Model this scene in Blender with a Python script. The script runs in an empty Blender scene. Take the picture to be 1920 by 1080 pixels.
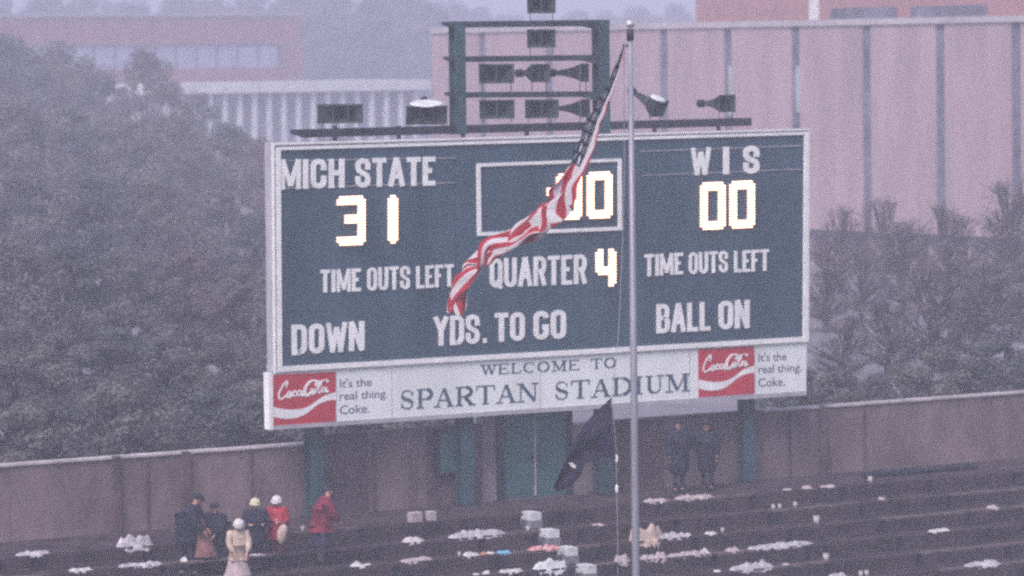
import bpy, bmesh, math, random
from mathutils import Vector, Matrix, noise
from math import sin, cos, pi, radians, sqrt, atan2

random.seed(7)
SC = bpy.context.scene
COL = SC.collection

# ------------------------------------------------------------------ camera
FPX = 7900.0                      # focal length in pixels of a 1920 px wide picture
EYE = 11.6
PITCH = math.atan(442 / FPX)
ROLL = 0.0123
cam_d = bpy.data.cameras.new('camera')
cam = bpy.data.objects.new('camera', cam_d)
COL.objects.link(cam)
cam_d.sensor_width = 36
cam_d.lens = FPX / 1920 * 36
cam_d.clip_start = 0.5
cam_d.clip_end = 4000
F = Vector((0, cos(PITCH), -sin(PITCH)))
R0 = Vector((1, 0, 0))
U0 = Vector((0, sin(PITCH), cos(PITCH)))
CR = cos(ROLL) * R0 - sin(ROLL) * U0
CU = sin(ROLL) * R0 + cos(ROLL) * U0
m = Matrix.Identity(4)
for i in range(3):
    m[i][0] = CR[i]; m[i][1] = CU[i]; m[i][2] = -F[i]
m[2][3] = EYE
cam.matrix_world = m
SC.camera = cam
CAMP = Vector((0, 0, EYE))
cam_d.dof.use_dof = True
cam_d.dof.focus_distance = 97
cam_d.dof.aperture_fstop = 1.3

# ------------------------------------------------------------------ world, sun, exposure
SUN_EL, SUN_AZ = radians(48), radians(205)      # azimuth clockwise from +Y
world = bpy.data.worlds.new('World')
SC.world = world
world.use_nodes = True
wn = world.node_tree
wn.nodes.clear()
sky = wn.nodes.new('ShaderNodeTexSky')
sky.sky_type = 'NISHITA'
sky.sun_disc = False
sky.sun_elevation = SUN_EL
sky.sun_rotation = SUN_AZ
sky.air_density = 1.0
sky.dust_density = 6.0
sky.ozone_density = 3.5
bg = wn.nodes.new('ShaderNodeBackground')
bg.inputs['Strength'].default_value = 0.13
wo = wn.nodes.new('ShaderNodeOutputWorld')
wn.links.new(sky.outputs[0], bg.inputs[0])
wn.links.new(bg.outputs[0], wo.inputs[0])
sd = bpy.data.lights.new('sun', 'SUN')
sd.energy = 1.3
sd.angle = radians(25)
sd.color = (1.0, 0.91, 0.92)
sun = bpy.data.objects.new('sun', sd)
COL.objects.link(sun)
sdir = Vector((sin(SUN_AZ) * cos(SUN_EL), cos(SUN_AZ) * cos(SUN_EL), sin(SUN_EL)))
sun.rotation_euler = sdir.to_track_quat('Z', 'Y').to_euler()
SC.view_settings.view_transform = 'Standard'
SC.view_settings.look = 'None'
SC.view_settings.gamma = 1
SC.view_settings.exposure = 0.50
SC.cycles.volume_bounces = 3
SC.cycles.max_bounces = 5
SC.cycles.sample_clamp_indirect = 4
SC.cycles.diffuse_bounces = 3
SC.cycles.pixel_filter_type = 'BLACKMAN_HARRIS'
SC.cycles.filter_width = 2.6
SC.cycles.use_denoising = False

HAZE_DENSITY = 0.0019
HAZE_COLOR = (0.785, 0.785, 0.96)


# ------------------------------------------------------------------ geometry of the place
XV = 12800.0                      # where the scoreboard's level lines meet
D = Vector((XV - 960, FPX, 0)).normalized()       # along the board, to the right and away
D = Vector((0.832, 0.555, 0)).normalized()
N = Vector((D.y, -D.x, 0))        # out of the board, towards the seats
DEP = 108.0                       # board plane 108 m off in the middle


def ray(px, py):
    return (F * FPX + (px - 960) * CR - (py - 540) * CU).normalized()


O = Vector((0, DEP, 0))


def P(px, py, w=0.0):
    """point of the board plane (moved w metres towards the seats) seen at a pixel of the photograph"""
    r = ray(px, py)
    t = ((O + N * w) - CAMP).dot(N) / r.dot(N)
    return CAMP + r * t


def PY(px, py, depth):
    r = ray(px, py)
    return CAMP + r * (depth / r.y)


def L(u, w, z):
    return O + D * u + N * w + Vector((0, 0, z))


def uw(p):
    q = p - O
    return q.dot(D), q.dot(N)


ROW_D, ROW_H, W0 = 0.80, 0.37, 1.6
BENCH_H = 0.40


def row_hit(px, py, off, up):
    """u and row of the bench (or tread) line seen at a pixel"""
    best = None
    r = ray(px, py)
    kx = r.x / r.y
    for k in range(0, 18):
        w = W0 + ROW_D * k + off
        u = (kx * (DEP + N.y * w) - N.x * w) / (D.x - kx * D.y)
        q = L(u, w, -ROW_H * (k + 1) + up) - CAMP
        y = 540 - FPX * q.dot(CU) / q.dot(F)
        if best is None or abs(y - py) < best[0]:
            best = (abs(y - py), u, k, y - py)
    RES.append((px, py, best[2], round(best[3], 1)))
    return best[1], best[2]


RES = []


def bench_hit(px, py):
    return row_hit(px, py, 0.5, BENCH_H)


def bench_top(u, k):
    return L(u, W0 + ROW_D * k + 0.5, -ROW_H * (k + 1) + BENCH_H)


def tread_hit(px, py):
    return row_hit(px, py, 0.2, 0.0)


# ------------------------------------------------------------------ materials
def mat(name, c, rough=0.7, var=0.12, scale=3.0, bump=0.0, metal=0.0, c2=None, spec=0.3, stretch=(1, 1, 1), coords='Object'):
    M = bpy.data.materials.new(name)
    M.use_nodes = True
    nt = M.node_tree
    b = nt.nodes['Principled BSDF']
    b.inputs['Roughness'].default_value = rough
    b.inputs['Metallic'].default_value = metal
    b.inputs['Specular IOR Level'].default_value = spec
    tc = nt.nodes.new('ShaderNodeTexCoord')
    mp = nt.nodes.new('ShaderNodeMapping')
    mp.inputs['Scale'].default_value = stretch
    nt.links.new(tc.outputs[coords], mp.inputs[0])
    n1 = nt.nodes.new('ShaderNodeTexNoise')
    n1.inputs['Scale'].default_value = scale
    n1.inputs['Detail'].default_value = 6
    n1.inputs['Roughness'].default_value = 0.65
    nt.links.new(mp.outputs[0], n1.inputs['Vector'])
    rp = nt.nodes.new('ShaderNodeValToRGB')
    a = c2 if c2 else tuple(x * (1 - var * 2) for x in c)
    bb = c if c2 else tuple(min(1, x * (1 + var)) for x in c)
    rp.color_ramp.elements[0].position = 0.36
    rp.color_ramp.elements[1].position = 0.64
    rp.color_ramp.elements[0].color = (*a, 1)
    rp.color_ramp.elements[1].color = (*bb, 1)
    nt.links.new(n1.outputs[0], rp.inputs[0])
    nt.links.new(rp.outputs[0], b.inputs['Base Color'])
    if bump:
        bm = nt.nodes.new('ShaderNodeBump')
        bm.inputs['Strength'].default_value = bump
        bm.inputs['Distance'].default_value = 0.03
        n2 = nt.nodes.new('ShaderNodeTexNoise')
        n2.inputs['Scale'].default_value = scale * 6
        n2.inputs['Detail'].default_value = 5
        nt.links.new(mp.outputs[0], n2.inputs['Vector'])
        nt.links.new(n2.outputs[0], bm.inputs['Height'])
        nt.links.new(bm.outputs[0], b.inputs['Normal'])
    return M


def emis(name, c, s):
    M = bpy.data.materials.new(name)
    M.use_nodes = True
    b = M.node_tree.nodes['Principled BSDF']
    b.inputs['Base Color'].default_value = (0.8, 0.75, 0.7, 1)
    b.inputs['Emission Color'].default_value = (*c, 1)
    b.inputs['Emission Strength'].default_value = s
    return M


def leafmat(name, c, c2, c3=None):
    M = bpy.data.materials.new(name)
    M.use_nodes = True
    nt = M.node_tree
    b = nt.nodes['Principled BSDF']
    b.inputs['Roughness'].default_value = 0.7
    b.inputs['Specular IOR Level'].default_value = 0.2
    tc = nt.nodes.new('ShaderNodeTexCoord')
    n1 = nt.nodes.new('ShaderNodeTexNoise')
    n1.inputs['Scale'].default_value = 0.38
    n1.inputs['Detail'].default_value = 7
    n1.inputs['Roughness'].default_value = 0.8
    nt.links.new(tc.outputs['Object'], n1.inputs['Vector'])
    rp = nt.nodes.new('ShaderNodeValToRGB')
    rp.color_ramp.elements[0].position = 0.38
    rp.color_ramp.elements[0].color = (*c, 1)
    rp.color_ramp.elements[1].position = 0.62
    rp.color_ramp.elements[1].color = (*c2, 1)
    if c3:
        e = rp.color_ramp.elements.new(0.7)
        e.color = (*c3, 1)
    nt.links.new(n1.outputs[0], rp.inputs[0])
    nt.links.new(rp.outputs[0], b.inputs['Base Color'])
    tr = nt.nodes.new('ShaderNodeBsdfTranslucent')
    nt.links.new(rp.outputs[0], tr.inputs[0])
    mx = nt.nodes.new('ShaderNodeMixShader')
    mx.inputs[0].default_value = 0.42
    nt.links.new(b.outputs[0], mx.inputs[1])
    nt.links.new(tr.outputs[0], mx.inputs[2])
    nt.links.new(mx.outputs[0], nt.nodes['Material Output'].inputs['Surface'])
    return M


BOARD = mat('board_paint', (0.040, 0.082, 0.122), 0.55, 0.14, 1.1, 0.1, stretch=(1, 1, .35))
WHITE = mat('white_paint', (0.86, 0.84, 0.87), 0.5, 0.06, 2.5)
OLDWHITE = mat('weathered_white_paint', (0.42, 0.40, 0.46), 0.6, 0.1, 2.0, stretch=(1, 1, .3))
SIGNW = mat('sign_white', (0.78, 0.79, 0.82), 0.45, 0.05, 0.7, stretch=(1, 1, .3))
SIGNR = mat('sign_red', (0.50, 0.028, 0.045), 0.45, 0.08, 1.0)
INK = mat('grey_green_ink', (0.055, 0.10, 0.15), 0.5, 0.15, 2.0)
INK2 = mat('violet_grey_ink', (0.10, 0.08, 0.17), 0.5, 0.15, 2.0)
STEEL_G = mat('green_steel', (0.034, 0.082, 0.105), 0.5, 0.2, 1.6, stretch=(1, 1, .4))
STEEL_D = mat('dark_steel', (0.022, 0.026, 0.040), 0.5, 0.3, 2.5, 0.1)
STEEL_M = mat('rack_steel', (0.03, 0.05, 0.065), 0.5, 0.25, 2.0)
HORN = mat('horn_grey', (0.045, 0.065, 0.068), 0.5, 0.25, 4.0)
HORNIN = mat('horn_throat', (0.014, 0.018, 0.03), 0.7, 0.3, 4.0)
RIMW = mat('horn_white_rim', (0.62, 0.62, 0.66), 0.5, 0.1, 4.0)
POLE = mat('pole_paint', (0.30, 0.29, 0.36), 0.4, 0.12, 1.2, 0.0, 0.2, stretch=(1, 1, .25))
BALL = mat('pole_ball', (0.55, 0.53, 0.55), 0.35, 0.1, 5, metal=0.3)
ROPE = mat('rope', (0.33, 0.30, 0.36), 0.9, 0.1, 9)
WALL = mat('stained_wall', (0.185, 0.130, 0.142), 0.85, 0.2, 0.9, 0.5, stretch=(1, 1, .5))
WALLD = mat('dark_wall', (0.115, 0.072, 0.09), 0.85, 0.25, 0.9, 0.5)
PIERM = mat('pale_pier', (0.24, 0.19, 0.21), 0.85, 0.2, 1.2, 0.4)
GCOPE = mat('grey_roof_edge', (0.42, 0.38, 0.42), 0.8, 0.1, .6)
COPE = mat('pale_coping', (0.50, 0.44, 0.46), 0.8, 0.15, 2.0, 0.3)
DOORM = mat('teal_door', (0.050, 0.135, 0.150), 0.55, 0.12, 0.9)
STAND = mat('wet_concrete_steps', (0.055, 0.035, 0.045), 0.75, 0.3, 1.3, 0.7)
PLANK = mat('dark_bench_wood', (0.066, 0.042, 0.052), 0.65, 0.35, 1.5, 0.5, stretch=(.6, 4, 4))
PLANK2 = mat('worn_bench_wood', (0.14, 0.098, 0.108), 0.65, 0.35, 1.7, 0.5, stretch=(.6, 4, 4))
STEPW = mat('step_paint', (0.60, 0.62, 0.66), 0.7, 0.12, 5)
STEPG = mat('step_grey', (0.20, 0.19, 0.23), 0.8, 0.15, 5)  # greyer lower half of each aisle step
PINK = mat('pink_brick_wall', (0.37, 0.265, 0.30), 0.85, 0.09, 0.5, 0.2, stretch=(1, 1, .22))
STRIP = mat('dark_window_strip', (0.13, 0.13, 0.19), 0.4, 0.3, 0.5)
STRIPP = mat('pale_glass_strip', (0.30, 0.40, 0.38), 0.4, 0.1, 0.5)
BRICK = mat('red_brick_wall', (0.26, 0.085, 0.085), 0.85, 0.15, 0.5, 0.3)
PALEWIN = mat('pale_window_band', (0.34, 0.36, 0.48), 0.5, 0.12, 0.8)
COLW = mat('white_portico', (0.66, 0.66, 0.70), 0.6, 0.08, 0.8)
GLASSD = mat('dark_glass', (0.10, 0.11, 0.15), 0.4, 0.2, 0.6)  # dark blue-grey of the gym ground storey and brick block backing
ASPH = mat('pale_asphalt', (0.20, 0.18, 0.22), 0.9, 0.12, 0.12, 0.4)
GRASS = mat('field_turf', (0.05, 0.075, 0.03), 0.9, 0.25, 1.3, 0.6, coords='Generated')
BARK = mat('bark', (0.07, 0.05, 0.05), 0.9, 0.3, 4.0, 0.8)
SKIN = mat('skin', (0.46, 0.24, 0.20), 0.6, 0.06, 9)
NAVY = mat('navy_cloth', (0.016, 0.017, 0.045), 0.85, 0.25, 9, 0.4)
BLUEG = mat('blue_grey_cloth', (0.030, 0.040, 0.080), 0.8, 0.2, 8, 0.4)
REDM = mat('crimson_cloth', (0.20, 0.018, 0.045), 0.8, 0.25, 8, 0.4)
REDC = mat('red_cloth', (0.33, 0.022, 0.045), 0.75, 0.2, 8, 0.4)
DKRED = mat('dark_red_cloth', (0.15, 0.018, 0.035), 0.75, 0.2, 8, 0.4)
BEIGE = mat('beige_cloth', (0.50, 0.38, 0.34), 0.85, 0.12, 7, 0.4)
PALEC = mat('pale_pinkish_cloth', (0.47, 0.37, 0.40), 0.85, 0.12, 6, 0.4)
BROWNC = mat('brown_pink_cloth', (0.23, 0.105, 0.11), 0.85, 0.15, 6, 0.4)
WHITEC = mat('white_knit', (0.72, 0.68, 0.72), 0.9, 0.1, 20, 0.6)
YELC = mat('cream_yellow_knit', (0.60, 0.52, 0.30), 0.9, 0.3, 9, 0.6, c2=(0.6, 0.6, 0.55))
HAIRD = mat('dark_hair', (0.02, 0.013, 0.014), 0.7, 0.2, 20)
HAIRB = mat('brown_hair', (0.06, 0.03, 0.02), 0.7, 0.2, 20)
SHOE = mat('shoe', (0.02, 0.017, 0.02), 0.6, 0.2, 9)
EYEM = mat('eye', (0.02, 0.015, 0.015), 0.3, 0.1, 9)
PAPER = mat('white_paper', (0.56, 0.52, 0.54), 0.8, 0.12, 8, 0.4)
PLASTIC = mat('milky_plastic', (0.50, 0.46, 0.52), 0.35, 0.2, 5, 0.4, spec=0.6)
PINKP = mat('pinkish_paper', (0.44, 0.36, 0.385), 0.8, 0.15, 8, 0.4)
BLUEP = mat('light_blue_paper', (0.16, 0.42, 0.62), 0.7, 0.1, 8)
ORANGE = mat('orange_wrapper', (0.5, 0.22, 0.12), 0.6, 0.1, 8)
REDWH = mat('red_white_print', (0.62, 0.5, 0.52), 0.8, 0.1, 9, c2=(0.5, 0.07, 0.08))
FLAGB = mat('black_flag_cloth', (0.009, 0.006, 0.034), 0.75, 0.2, 6, 0.2)
BULB = emis('lamp_bulb', (1.0, 0.52, 0.28), 4.2)
GLOBE = emis('lamp_glass', (1.0, 0.50, 0.32), 0.6)


# ------------------------------------------------------------------ mesh helpers
class MB:
    def __init__(s):
        s.v = []; s.f = []; s.uv = None

    def add(s, vs, fs):
        n = len(s.v)
        s.v += [tuple(x) for x in vs]
        s.f += [tuple(i + n for i in f) for f in fs]

    def hexa(s, a, b):
        """a: four corners, b: the four opposite corners"""
        s.add(list(a) + list(b), [(0, 1, 2, 3), (7, 6, 5, 4), (0, 4, 5, 1), (1, 5, 6, 2), (2, 6, 7, 3), (3, 7, 4, 0)])

    def box(s, c, sx, sy, sz, ax=None, ay=None, az=None):
        ax = ax or Vector((1, 0, 0)); ay = ay or Vector((0, 1, 0)); az = az or Vector((0, 0, 1))
        c = Vector(c)
        q = [c + ax * (i * sx / 2) + ay * (j * sy / 2) - az * (sz / 2) for i, j in ((-1, -1), (1, -1), (1, 1), (-1, 1))]
        s.hexa(q, [p + az * sz for p in q])

    def prism(s, pts, off):
        """outline pts (list of Vector) extruded by off"""
        n = len(pts)
        vs = list(pts) + [p + off for p in pts]
        fs = [tuple(range(n))[::-1], tuple(range(n, 2 * n))] + [(i, (i + 1) % n, n + (i + 1) % n, n + i) for i in range(n)]
        s.add(vs, fs)

    def tube(s, pts, rad, seg=8, caps=True):
        pts = [Vector(p) for p in pts]
        if not hasattr(rad, '__len__'): rad = [rad] * len(pts)
        rings = []
        for i, p in enumerate(pts):
            t = (pts[min(i + 1, len(pts) - 1)] - pts[max(i - 1, 0)])
            if t.length < 1e-9: t = Vector((0, 0, 1))
            t.normalize()
            a = t.cross(Vector((0, 0, 1)))
            if a.length < 1e-3: a = t.cross(Vector((0, 1, 0)))
            a.normalize(); b = t.cross(a)
            rings.append([p + (a * cos(2 * pi * j / seg) + b * sin(2 * pi * j / seg)) * rad[i] for j in range(seg)])
        vs = [q for r in rings for q in r]
        fs = []
        for i in range(len(pts) - 1):
            for j in range(seg):
                k = (j + 1) % seg
                fs.append((i * seg + j, i * seg + k, (i + 1) * seg + k, (i + 1) * seg + j))
        if caps:
            fs.append(tuple(range(seg))[::-1]); fs.append(tuple((len(pts) - 1) * seg + j for j in range(seg)))
        s.add(vs, fs)

    def ell(s, c, r, seg=12, rings=7, z0=-1.0, M=None, jit=0):
        c = Vector(c)
        vs = []; fs = []
        for i in range(rings + 1):
            ph = math.asin(max(-1, min(1, z0 + (1 - z0) * i / rings))) if False else (math.asin(z0) + (pi / 2 - math.asin(z0)) * i / rings)
            for j in range(seg):
                a = 2 * pi * j / seg
                q = Vector((cos(ph) * cos(a) * r[0], cos(ph) * sin(a) * r[1], sin(ph) * r[2]))
                if jit: q *= 1 + jit * noise.noise(q * 3 + c)
                if M: q = M @ q
                vs.append(c + q)
        for i in range(rings):
            for j in range(seg):
                k = (j + 1) % seg
                fs.append((i * seg + j, i * seg + k, (i + 1) * seg + k, (i + 1) * seg + j))
        fs.append(tuple(range(seg))[::-1])
        s.add(vs, fs)

    def build(s, name, material, parent=None, smooth=False, origin=None):
        me = bpy.data.meshes.new(name)
        org = Vector(origin) if origin is not None else (parent.matrix_world.translation if parent is not None and parent.type == 'EMPTY' and False else Vector((0, 0, 0)))
        me.from_pydata([tuple(Vector(v) - org) for v in s.v], [], s.f)
        if len(s.f) < 9000 and name != 'crown':
            bm = bmesh.new(); bm.from_mesh(me); bmesh.ops.recalc_face_normals(bm, faces=bm.faces); bm.to_mesh(me); bm.free()
        me.materials.append(material)
        if smooth:
            for p in me.polygons: p.use_smooth = True
        o = bpy.data.objects.new(name, me)
        COL.objects.link(o)
        o.location = org
        if parent is not None:
            place(o, parent)
        return o


def place(o, parent):
    """parent o, keeping where it stands"""
    o.parent = parent
    pl = parent
    off = Matrix.Identity(4)
    chain = []
    while pl is not None:
        chain.append(pl); pl = pl.parent
    for c in reversed(chain):
        off = off @ (c.matrix_parent_inverse @ c.matrix_basis)
    o.matrix_parent_inverse = off.inverted()


def tag(o, label=None, cat=None, group=None, kind=None):
    if label: o['label'] = label
    if cat: o['category'] = cat
    if group: o['group'] = group
    if kind: o['kind'] = kind
    return o


def empty(name, loc, label, cat, group=None):
    o = bpy.data.objects.new(name, None)
    o.empty_display_size = 0.3
    COL.objects.link(o)
    o.location = loc
    return tag(o, label, cat, group)


def copy_thing(root, label, group=None):
    """copy of a thing at the same place: its parts and their sub-parts too"""
    r = root.copy(); COL.objects.link(r)
    r['label'] = label
    if group: r['group'] = group
    for ch in list(root.children):
        c = ch.copy(); COL.objects.link(c); c.parent = r; c.matrix_parent_inverse = ch.matrix_parent_inverse.copy()
        for g in list(ch.children):
            d = g.copy(); COL.objects.link(d); d.parent = c; d.matrix_parent_inverse = g.matrix_parent_inverse.copy()
    return r


# ------------------------------------------------------------------ ground, stand
def profile_sheet(name, prof, material, u0, u1, nu=1):
    mb = MB()
    vs = []
    for i in range(nu + 1):
        u = u0 + (u1 - u0) * i / nu
        for (w, z) in prof: vs.append(L(u, w, z))
    k = len(prof)
    fs = []
    for i in range(nu):
        for j in range(k - 1):
            fs.append((i * k + j, i * k + j + 1, (i + 1) * k + j + 1, (i + 1) * k + j))
    mb.add(vs, fs)
    return mb.build(name, material)


NROW = 18
WEND = W0 + ROW_D * NROW
ZEND = -ROW_H * NROW
g = profile_sheet('ground', [(-2200, 0.0), (-3, 0.0), (-0.8, -0.02), (0.6, -0.02), (0.62, -9.0), (900, -9.0)], ASPH, -1600, 1600, 8)
tag(g, kind='structure')
prof = [(-0.75, 0.0), (W0, 0.0)]
for k in range(NROW):
    w = W0 + ROW_D * k
    prof += [(w, -ROW_H * (k + 1)), (w + ROW_D, -ROW_H * (k + 1))]
prof += [(WEND, -8.98)]
st = profile_sheet('seating_terrace', prof, STAND, -34, 34, 30)
tag(st, 'dark wet stepped concrete seating terrace below the scoreboard', kind='structure')
fd = profile_sheet('playing_field', [(WEND + 3, -8.99), (WEND + 85, -8.99)], GRASS, -60, 60)
tag(fd, kind='structure')

# aisle
ua, ka = bench_hit(1030, 985)
AISLE_U = ua


# ------------------------------------------------------------------ benches
def make_bench(k, label):
    w = W0 + ROW_D * k + 0.5
    z = -ROW_H * (k + 1)
    root = empty('bleacher_bench', L(0, w, z), label, 'bench', 'long benches of the seating terrace')
    segs = []
    u = -30.0
    while u < 30:
        segs.append((u, min(u + 3.0, 30))); u += 3.0
    rnd = random.Random(k)
    for (a, b) in segs:
        pieces = [(a, b)]
        lo, hi = AISLE_U - 0.32, AISLE_U + 0.32
        if a < hi and b > lo:
            pieces = [(a, lo), (hi, b)]
        for (p, q) in pieces:
            if q - p < 0.15: continue
            mb = MB()
            mb.box(L((p + q) / 2, w, z + BENCH_H - 0.03 + rnd.uniform(-.006, .006)), q - p - 0.03, 0.28, 0.05, D, N)
            mb.build('plank', PLANK2 if rnd.random() < .3 else PLANK, root)
        mb = MB()
        mb.box(L(a + 0.08, w - 0.02, z + 0.17), 0.07, 0.20, 0.34, D, N)
        mb.build('bracket', STEEL_D, root)
    return root


ORD = ['topmost', 'second', 'third', 'fourth', 'fifth', 'sixth', 'seventh', 'eighth', 'ninth', 'tenth']
for k in range(10):
    make_bench(k, f'dark wooden bench, {ORD[k]} row counted down from the brown wall' if k else 'dark wooden bench of the topmost row, right below the brown wall')

# painted steps of the aisle
for k in range(0, 9):
    c = L(AISLE_U, W0 + ROW_D * k + 0.42, 0)
    z = -ROW_H * (k + 1)
    root = empty('aisle_step', L(AISLE_U, W0 + ROW_D * k + 0.42, z),
                 f'pale painted step block in the aisle level with the {ORD[k]} bench row', 'step', 'painted steps of the aisle')
    mb = MB(); mb.box(L(AISLE_U, W0 + ROW_D * k + 0.5, z + 0.10), 0.34, 0.5, 0.20, D, N); mb.build('block', STEPG, root)
    mb = MB(); mb.box(L(AISLE_U, W0 + ROW_D * k + 0.5, z + 0.30), 0.30, 0.46, 0.20, D, N); mb.build('tread', STEPW, root)

# ------------------------------------------------------------------ wall behind the walkway
WW = -0.9
WTH = 0.3
wall = empty('stadium_wall', L(0, WW, 0), 'low brown stained wall with pale coping running behind the top of the seats', 'wall')


def ux(px, w=WW):
    """u of the wall plane under a pixel column (measured near the wall foot)"""
    return uw(P(px, 880, w))[0]


UD0, UD1 = ux(944), ux(1066)      # door opening
segs = []
us = [-30, -26.8, -23.6, -20.4, -17.2, -14.0, ux(345), ux(470), ux(592), ux(690), ux(800), ux(905), UD0 - 0.22]
for a, b in zip(us[:-1], us[1:]): segs.append((a, b))
us2 = [UD1 + 0.12, ux(1112), ux(1240), ux(1330), ux(1430), ux(1540), ux(1650), ux(1800), ux(1950), ux(2100), 30]
for a, b in zip(us2[:-1], us2[1:]): segs.append((a, b))
for i, (a, b) in enumerate(segs):
    mid = (a + b) / 2
    tall = ux(592) <= mid <= ux(905)
    pier = ux(905) < mid < UD0
    h = 2.03 if tall else (2.25 if pier else 1.80)
    gap = 0.012
    m_ = PIERM if pier or (UD1 < mid < ux(1112)) else (WALLD if (tall and i % 2 == 0) or ux(1112) < mid < ux(1240) else WALL)
    mb = MB(); mb.box(L(mid, WW - WTH / 2, h / 2 - 0.1), b - a - gap, WTH, h + 0.2, D, N); mb.build('wall_panel', m_, wall)
    if not tall and not pier:
        mb = MB(); mb.box(L(mid, WW - WTH / 2 + 0.02, h + 0.03), b - a - gap, WTH + 0.08, 0.055, D, N)
        mb.build('coping', WALLD if ux(1112) < mid < ux(1400) else COPE, wall)
for px in (215, 345, 1540):
    mb = MB(); mb.box(L(ux(px), WW + 0.07, 0.92), 0.2, 0.14, 1.9, D, N); mb.build('pilaster', WALLD, wall)
for px in (275, 470, 700, 1240, 1480, 1620):
    mb = MB(); mb.box(L(ux(px), WW + 0.025, 0.88), 0.05, 0.05, 1.72, D, N); mb.build('pilaster', WALLD, wall)

# double door
door = empty('double_door', L((UD0 + UD1) / 2, WW, 0), 'tall teal metal double door in the brown wall beneath the scoreboard', 'door')
um = uw(P(1007, 880, WW))[0]
for a, b in ((UD0, um - 0.03), (um + 0.03, UD1)):
    mb = MB(); mb.box(L((a + b) / 2, WW - 0.12, 1.13), b - a, 0.06, 2.2, D, N); lf = mb.build('door_leaf', DOORM, door)
    for zz in (0.55, 1.65):
        mb = MB(); mb.box(L((a + b) / 2, WW - 0.083, zz), b - a - 0.24, 0.014, 0.86, D, N); mb.build('door_panel', DOORM, lf)
mb = MB(); mb.box(L(um, WW - 0.09, 1.13), 0.035, 0.04, 2.2, D, N); mb.build('weather_strip', COPE, door)
for uu, ww_ in ((UD0 - 0.11, 0.18), (UD1 + 0.06, 0.10)):
    mb = MB(); mb.box(L(uu, WW - 0.1, 1.17), ww_, 0.3, 2.34, D, N); mb.build('door_frame', STEEL_D, door)
mb = MB(); mb.box(L((UD0 + UD1) / 2, WW - 0.1, 2.30), UD1 - UD0 - 0.01, 0.28, 0.12, D, N); mb.build('door_frame', STEEL_D, door)
for s in (-1, 1):
    mb = MB(); mb.box(L(um + s * 0.12, WW - 0.05, 1.02), 0.03, 0.05, 0.18, D, N); mb.build('door_handle', STEEL_D, door)

# cabinet on the wall
c0, c1 = ux(817), ux(856)
cab = empty('electrical_cabinet', L((c0 + c1) / 2, WW + 0.15, 0.9), 'teal metal cabinet hung on the brown wall left of the second green post', 'cabinet')
za, zb = 0.86, 1.9
mb = MB(); mb.box(L((c0 + c1) / 2, WW + 0.11, (za + zb) / 2), c1 - c0 + 0.16, 0.2, zb - za + 0.14, D, N); mb.build('housing', STEEL_D, cab)
mb = MB(); mb.box(L((c0 + c1) / 2, WW + 0.225, (za + zb) / 2), c1 - c0 - 0.02, 0.025, zb - za, D, N); cd = mb.build('cabinet_door', DOORM, cab)
mb = MB(); mb.box(L(c1 - 0.08, WW + 0.25, (za + zb) / 2), 0.03, 0.03, 0.12, D, N); mb.build('latch', STEEL_D, cd)

# dark railing at the right end of the walkway
rl = empty('pipe_railing', P(1690, 900, 0.9), 'short dark pipe railing in front of the wall at the far right of the terrace', 'railing')
a = P(1617, 886, 0.9); b = P(1830, 878, 0.9)
a.z = b.z = (a.z + b.z) / 2
mb = MB(); mb.tube([a, b], 0.085, 8); mb.build('rail', STEEL_D, rl)
mb = MB(); mb.tube([a - Vector((0, 0, .42)), b - Vector((0, 0, .42))], 0.035, 8); mb.build('rail', STEEL_D, rl)
for t in (0.02, 0.5, 0.98):
    q = a.lerp(b, t)
    mb = MB(); mb.tube([Vector((q.x, q.y, 0)), q], 0.03, 8); mb.build('rail_post', STEEL_D, rl)

# ------------------------------------------------------------------ scoreboard
sb = empty('scoreboard', L(0, -0.1, 0), 'large dark blue-green football scoreboard with white lettering and lit bulb digits on green posts', 'scoreboard')


def quad_slab(corners, w0, w1, name, m_, parent):
    """corners: pixel points TL TR BR BL on the board plane, slab from w0 to w1"""
    a = [P(x, y, 0) + N * w1 for x, y in corners]
    b = [P(x, y, 0) + N * w0 for x, y in corners]
    mb = MB(); mb.hexa(a, b)
    return mb.build(name, m_, parent)


def lerp2(c, s, t):
    (x0, y0), (x1, y1), (x2, y2), (x3, y3) = c
    xa, ya = x0 + (x1 - x0) * s, y0 + (y1 - y0) * s
    xb, yb = x3 + (x2 - x3) * s, y3 + (y2 - y3) * s
    return xa + (xb - xa) * t, ya + (yb - ya) * t


TL, TR, BR, BL = (509, 268), (1517, 241), (1514, 639), (514, 697)
quad_slab([TL, TR, BR, BL], -0.34, -0.03, 'cabinet', OLDWHITE, sb)
ITL, ITR, IBR, IBL = (524, 281), (1507, 252), (1504.5, 632), (527.5, 687)
FACE = [ITL, ITR, IBR, IBL]
# face in sheet panels butted together
cuts = [0, 0.335, 0.672, 1.0]
vc = [0, 0.5, 1.0]
for i in range(3):
    for j in range(2):
        q = [lerp2(FACE, cuts[i], vc[j]), lerp2(FACE, cuts[i + 1], vc[j]), lerp2(FACE, cuts[i + 1], vc[j + 1]), lerp2(FACE, cuts[i], vc[j + 1])]
        e = 1.6
        q = [(q[0][0] + e * (i > 0) * .4, q[0][1]), (q[1][0] - e * (i < 2) * .4, q[1][1]), (q[2][0] - e * (i < 2) * .4, q[2][1]), (q[3][0] + e * (i > 0) * .4, q[3][1])]
        quad_slab(q, -0.028, 0.0, 'face_panel', BOARD, sb)


def frame(outer, inner, w0, w1, name, m_, parent):
    for i in range(4):
        j = (i + 1) % 4
        quad_slab([outer[i], outer[j], inner[j], inner[i]], w0, w1, name, m_, parent)


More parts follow.
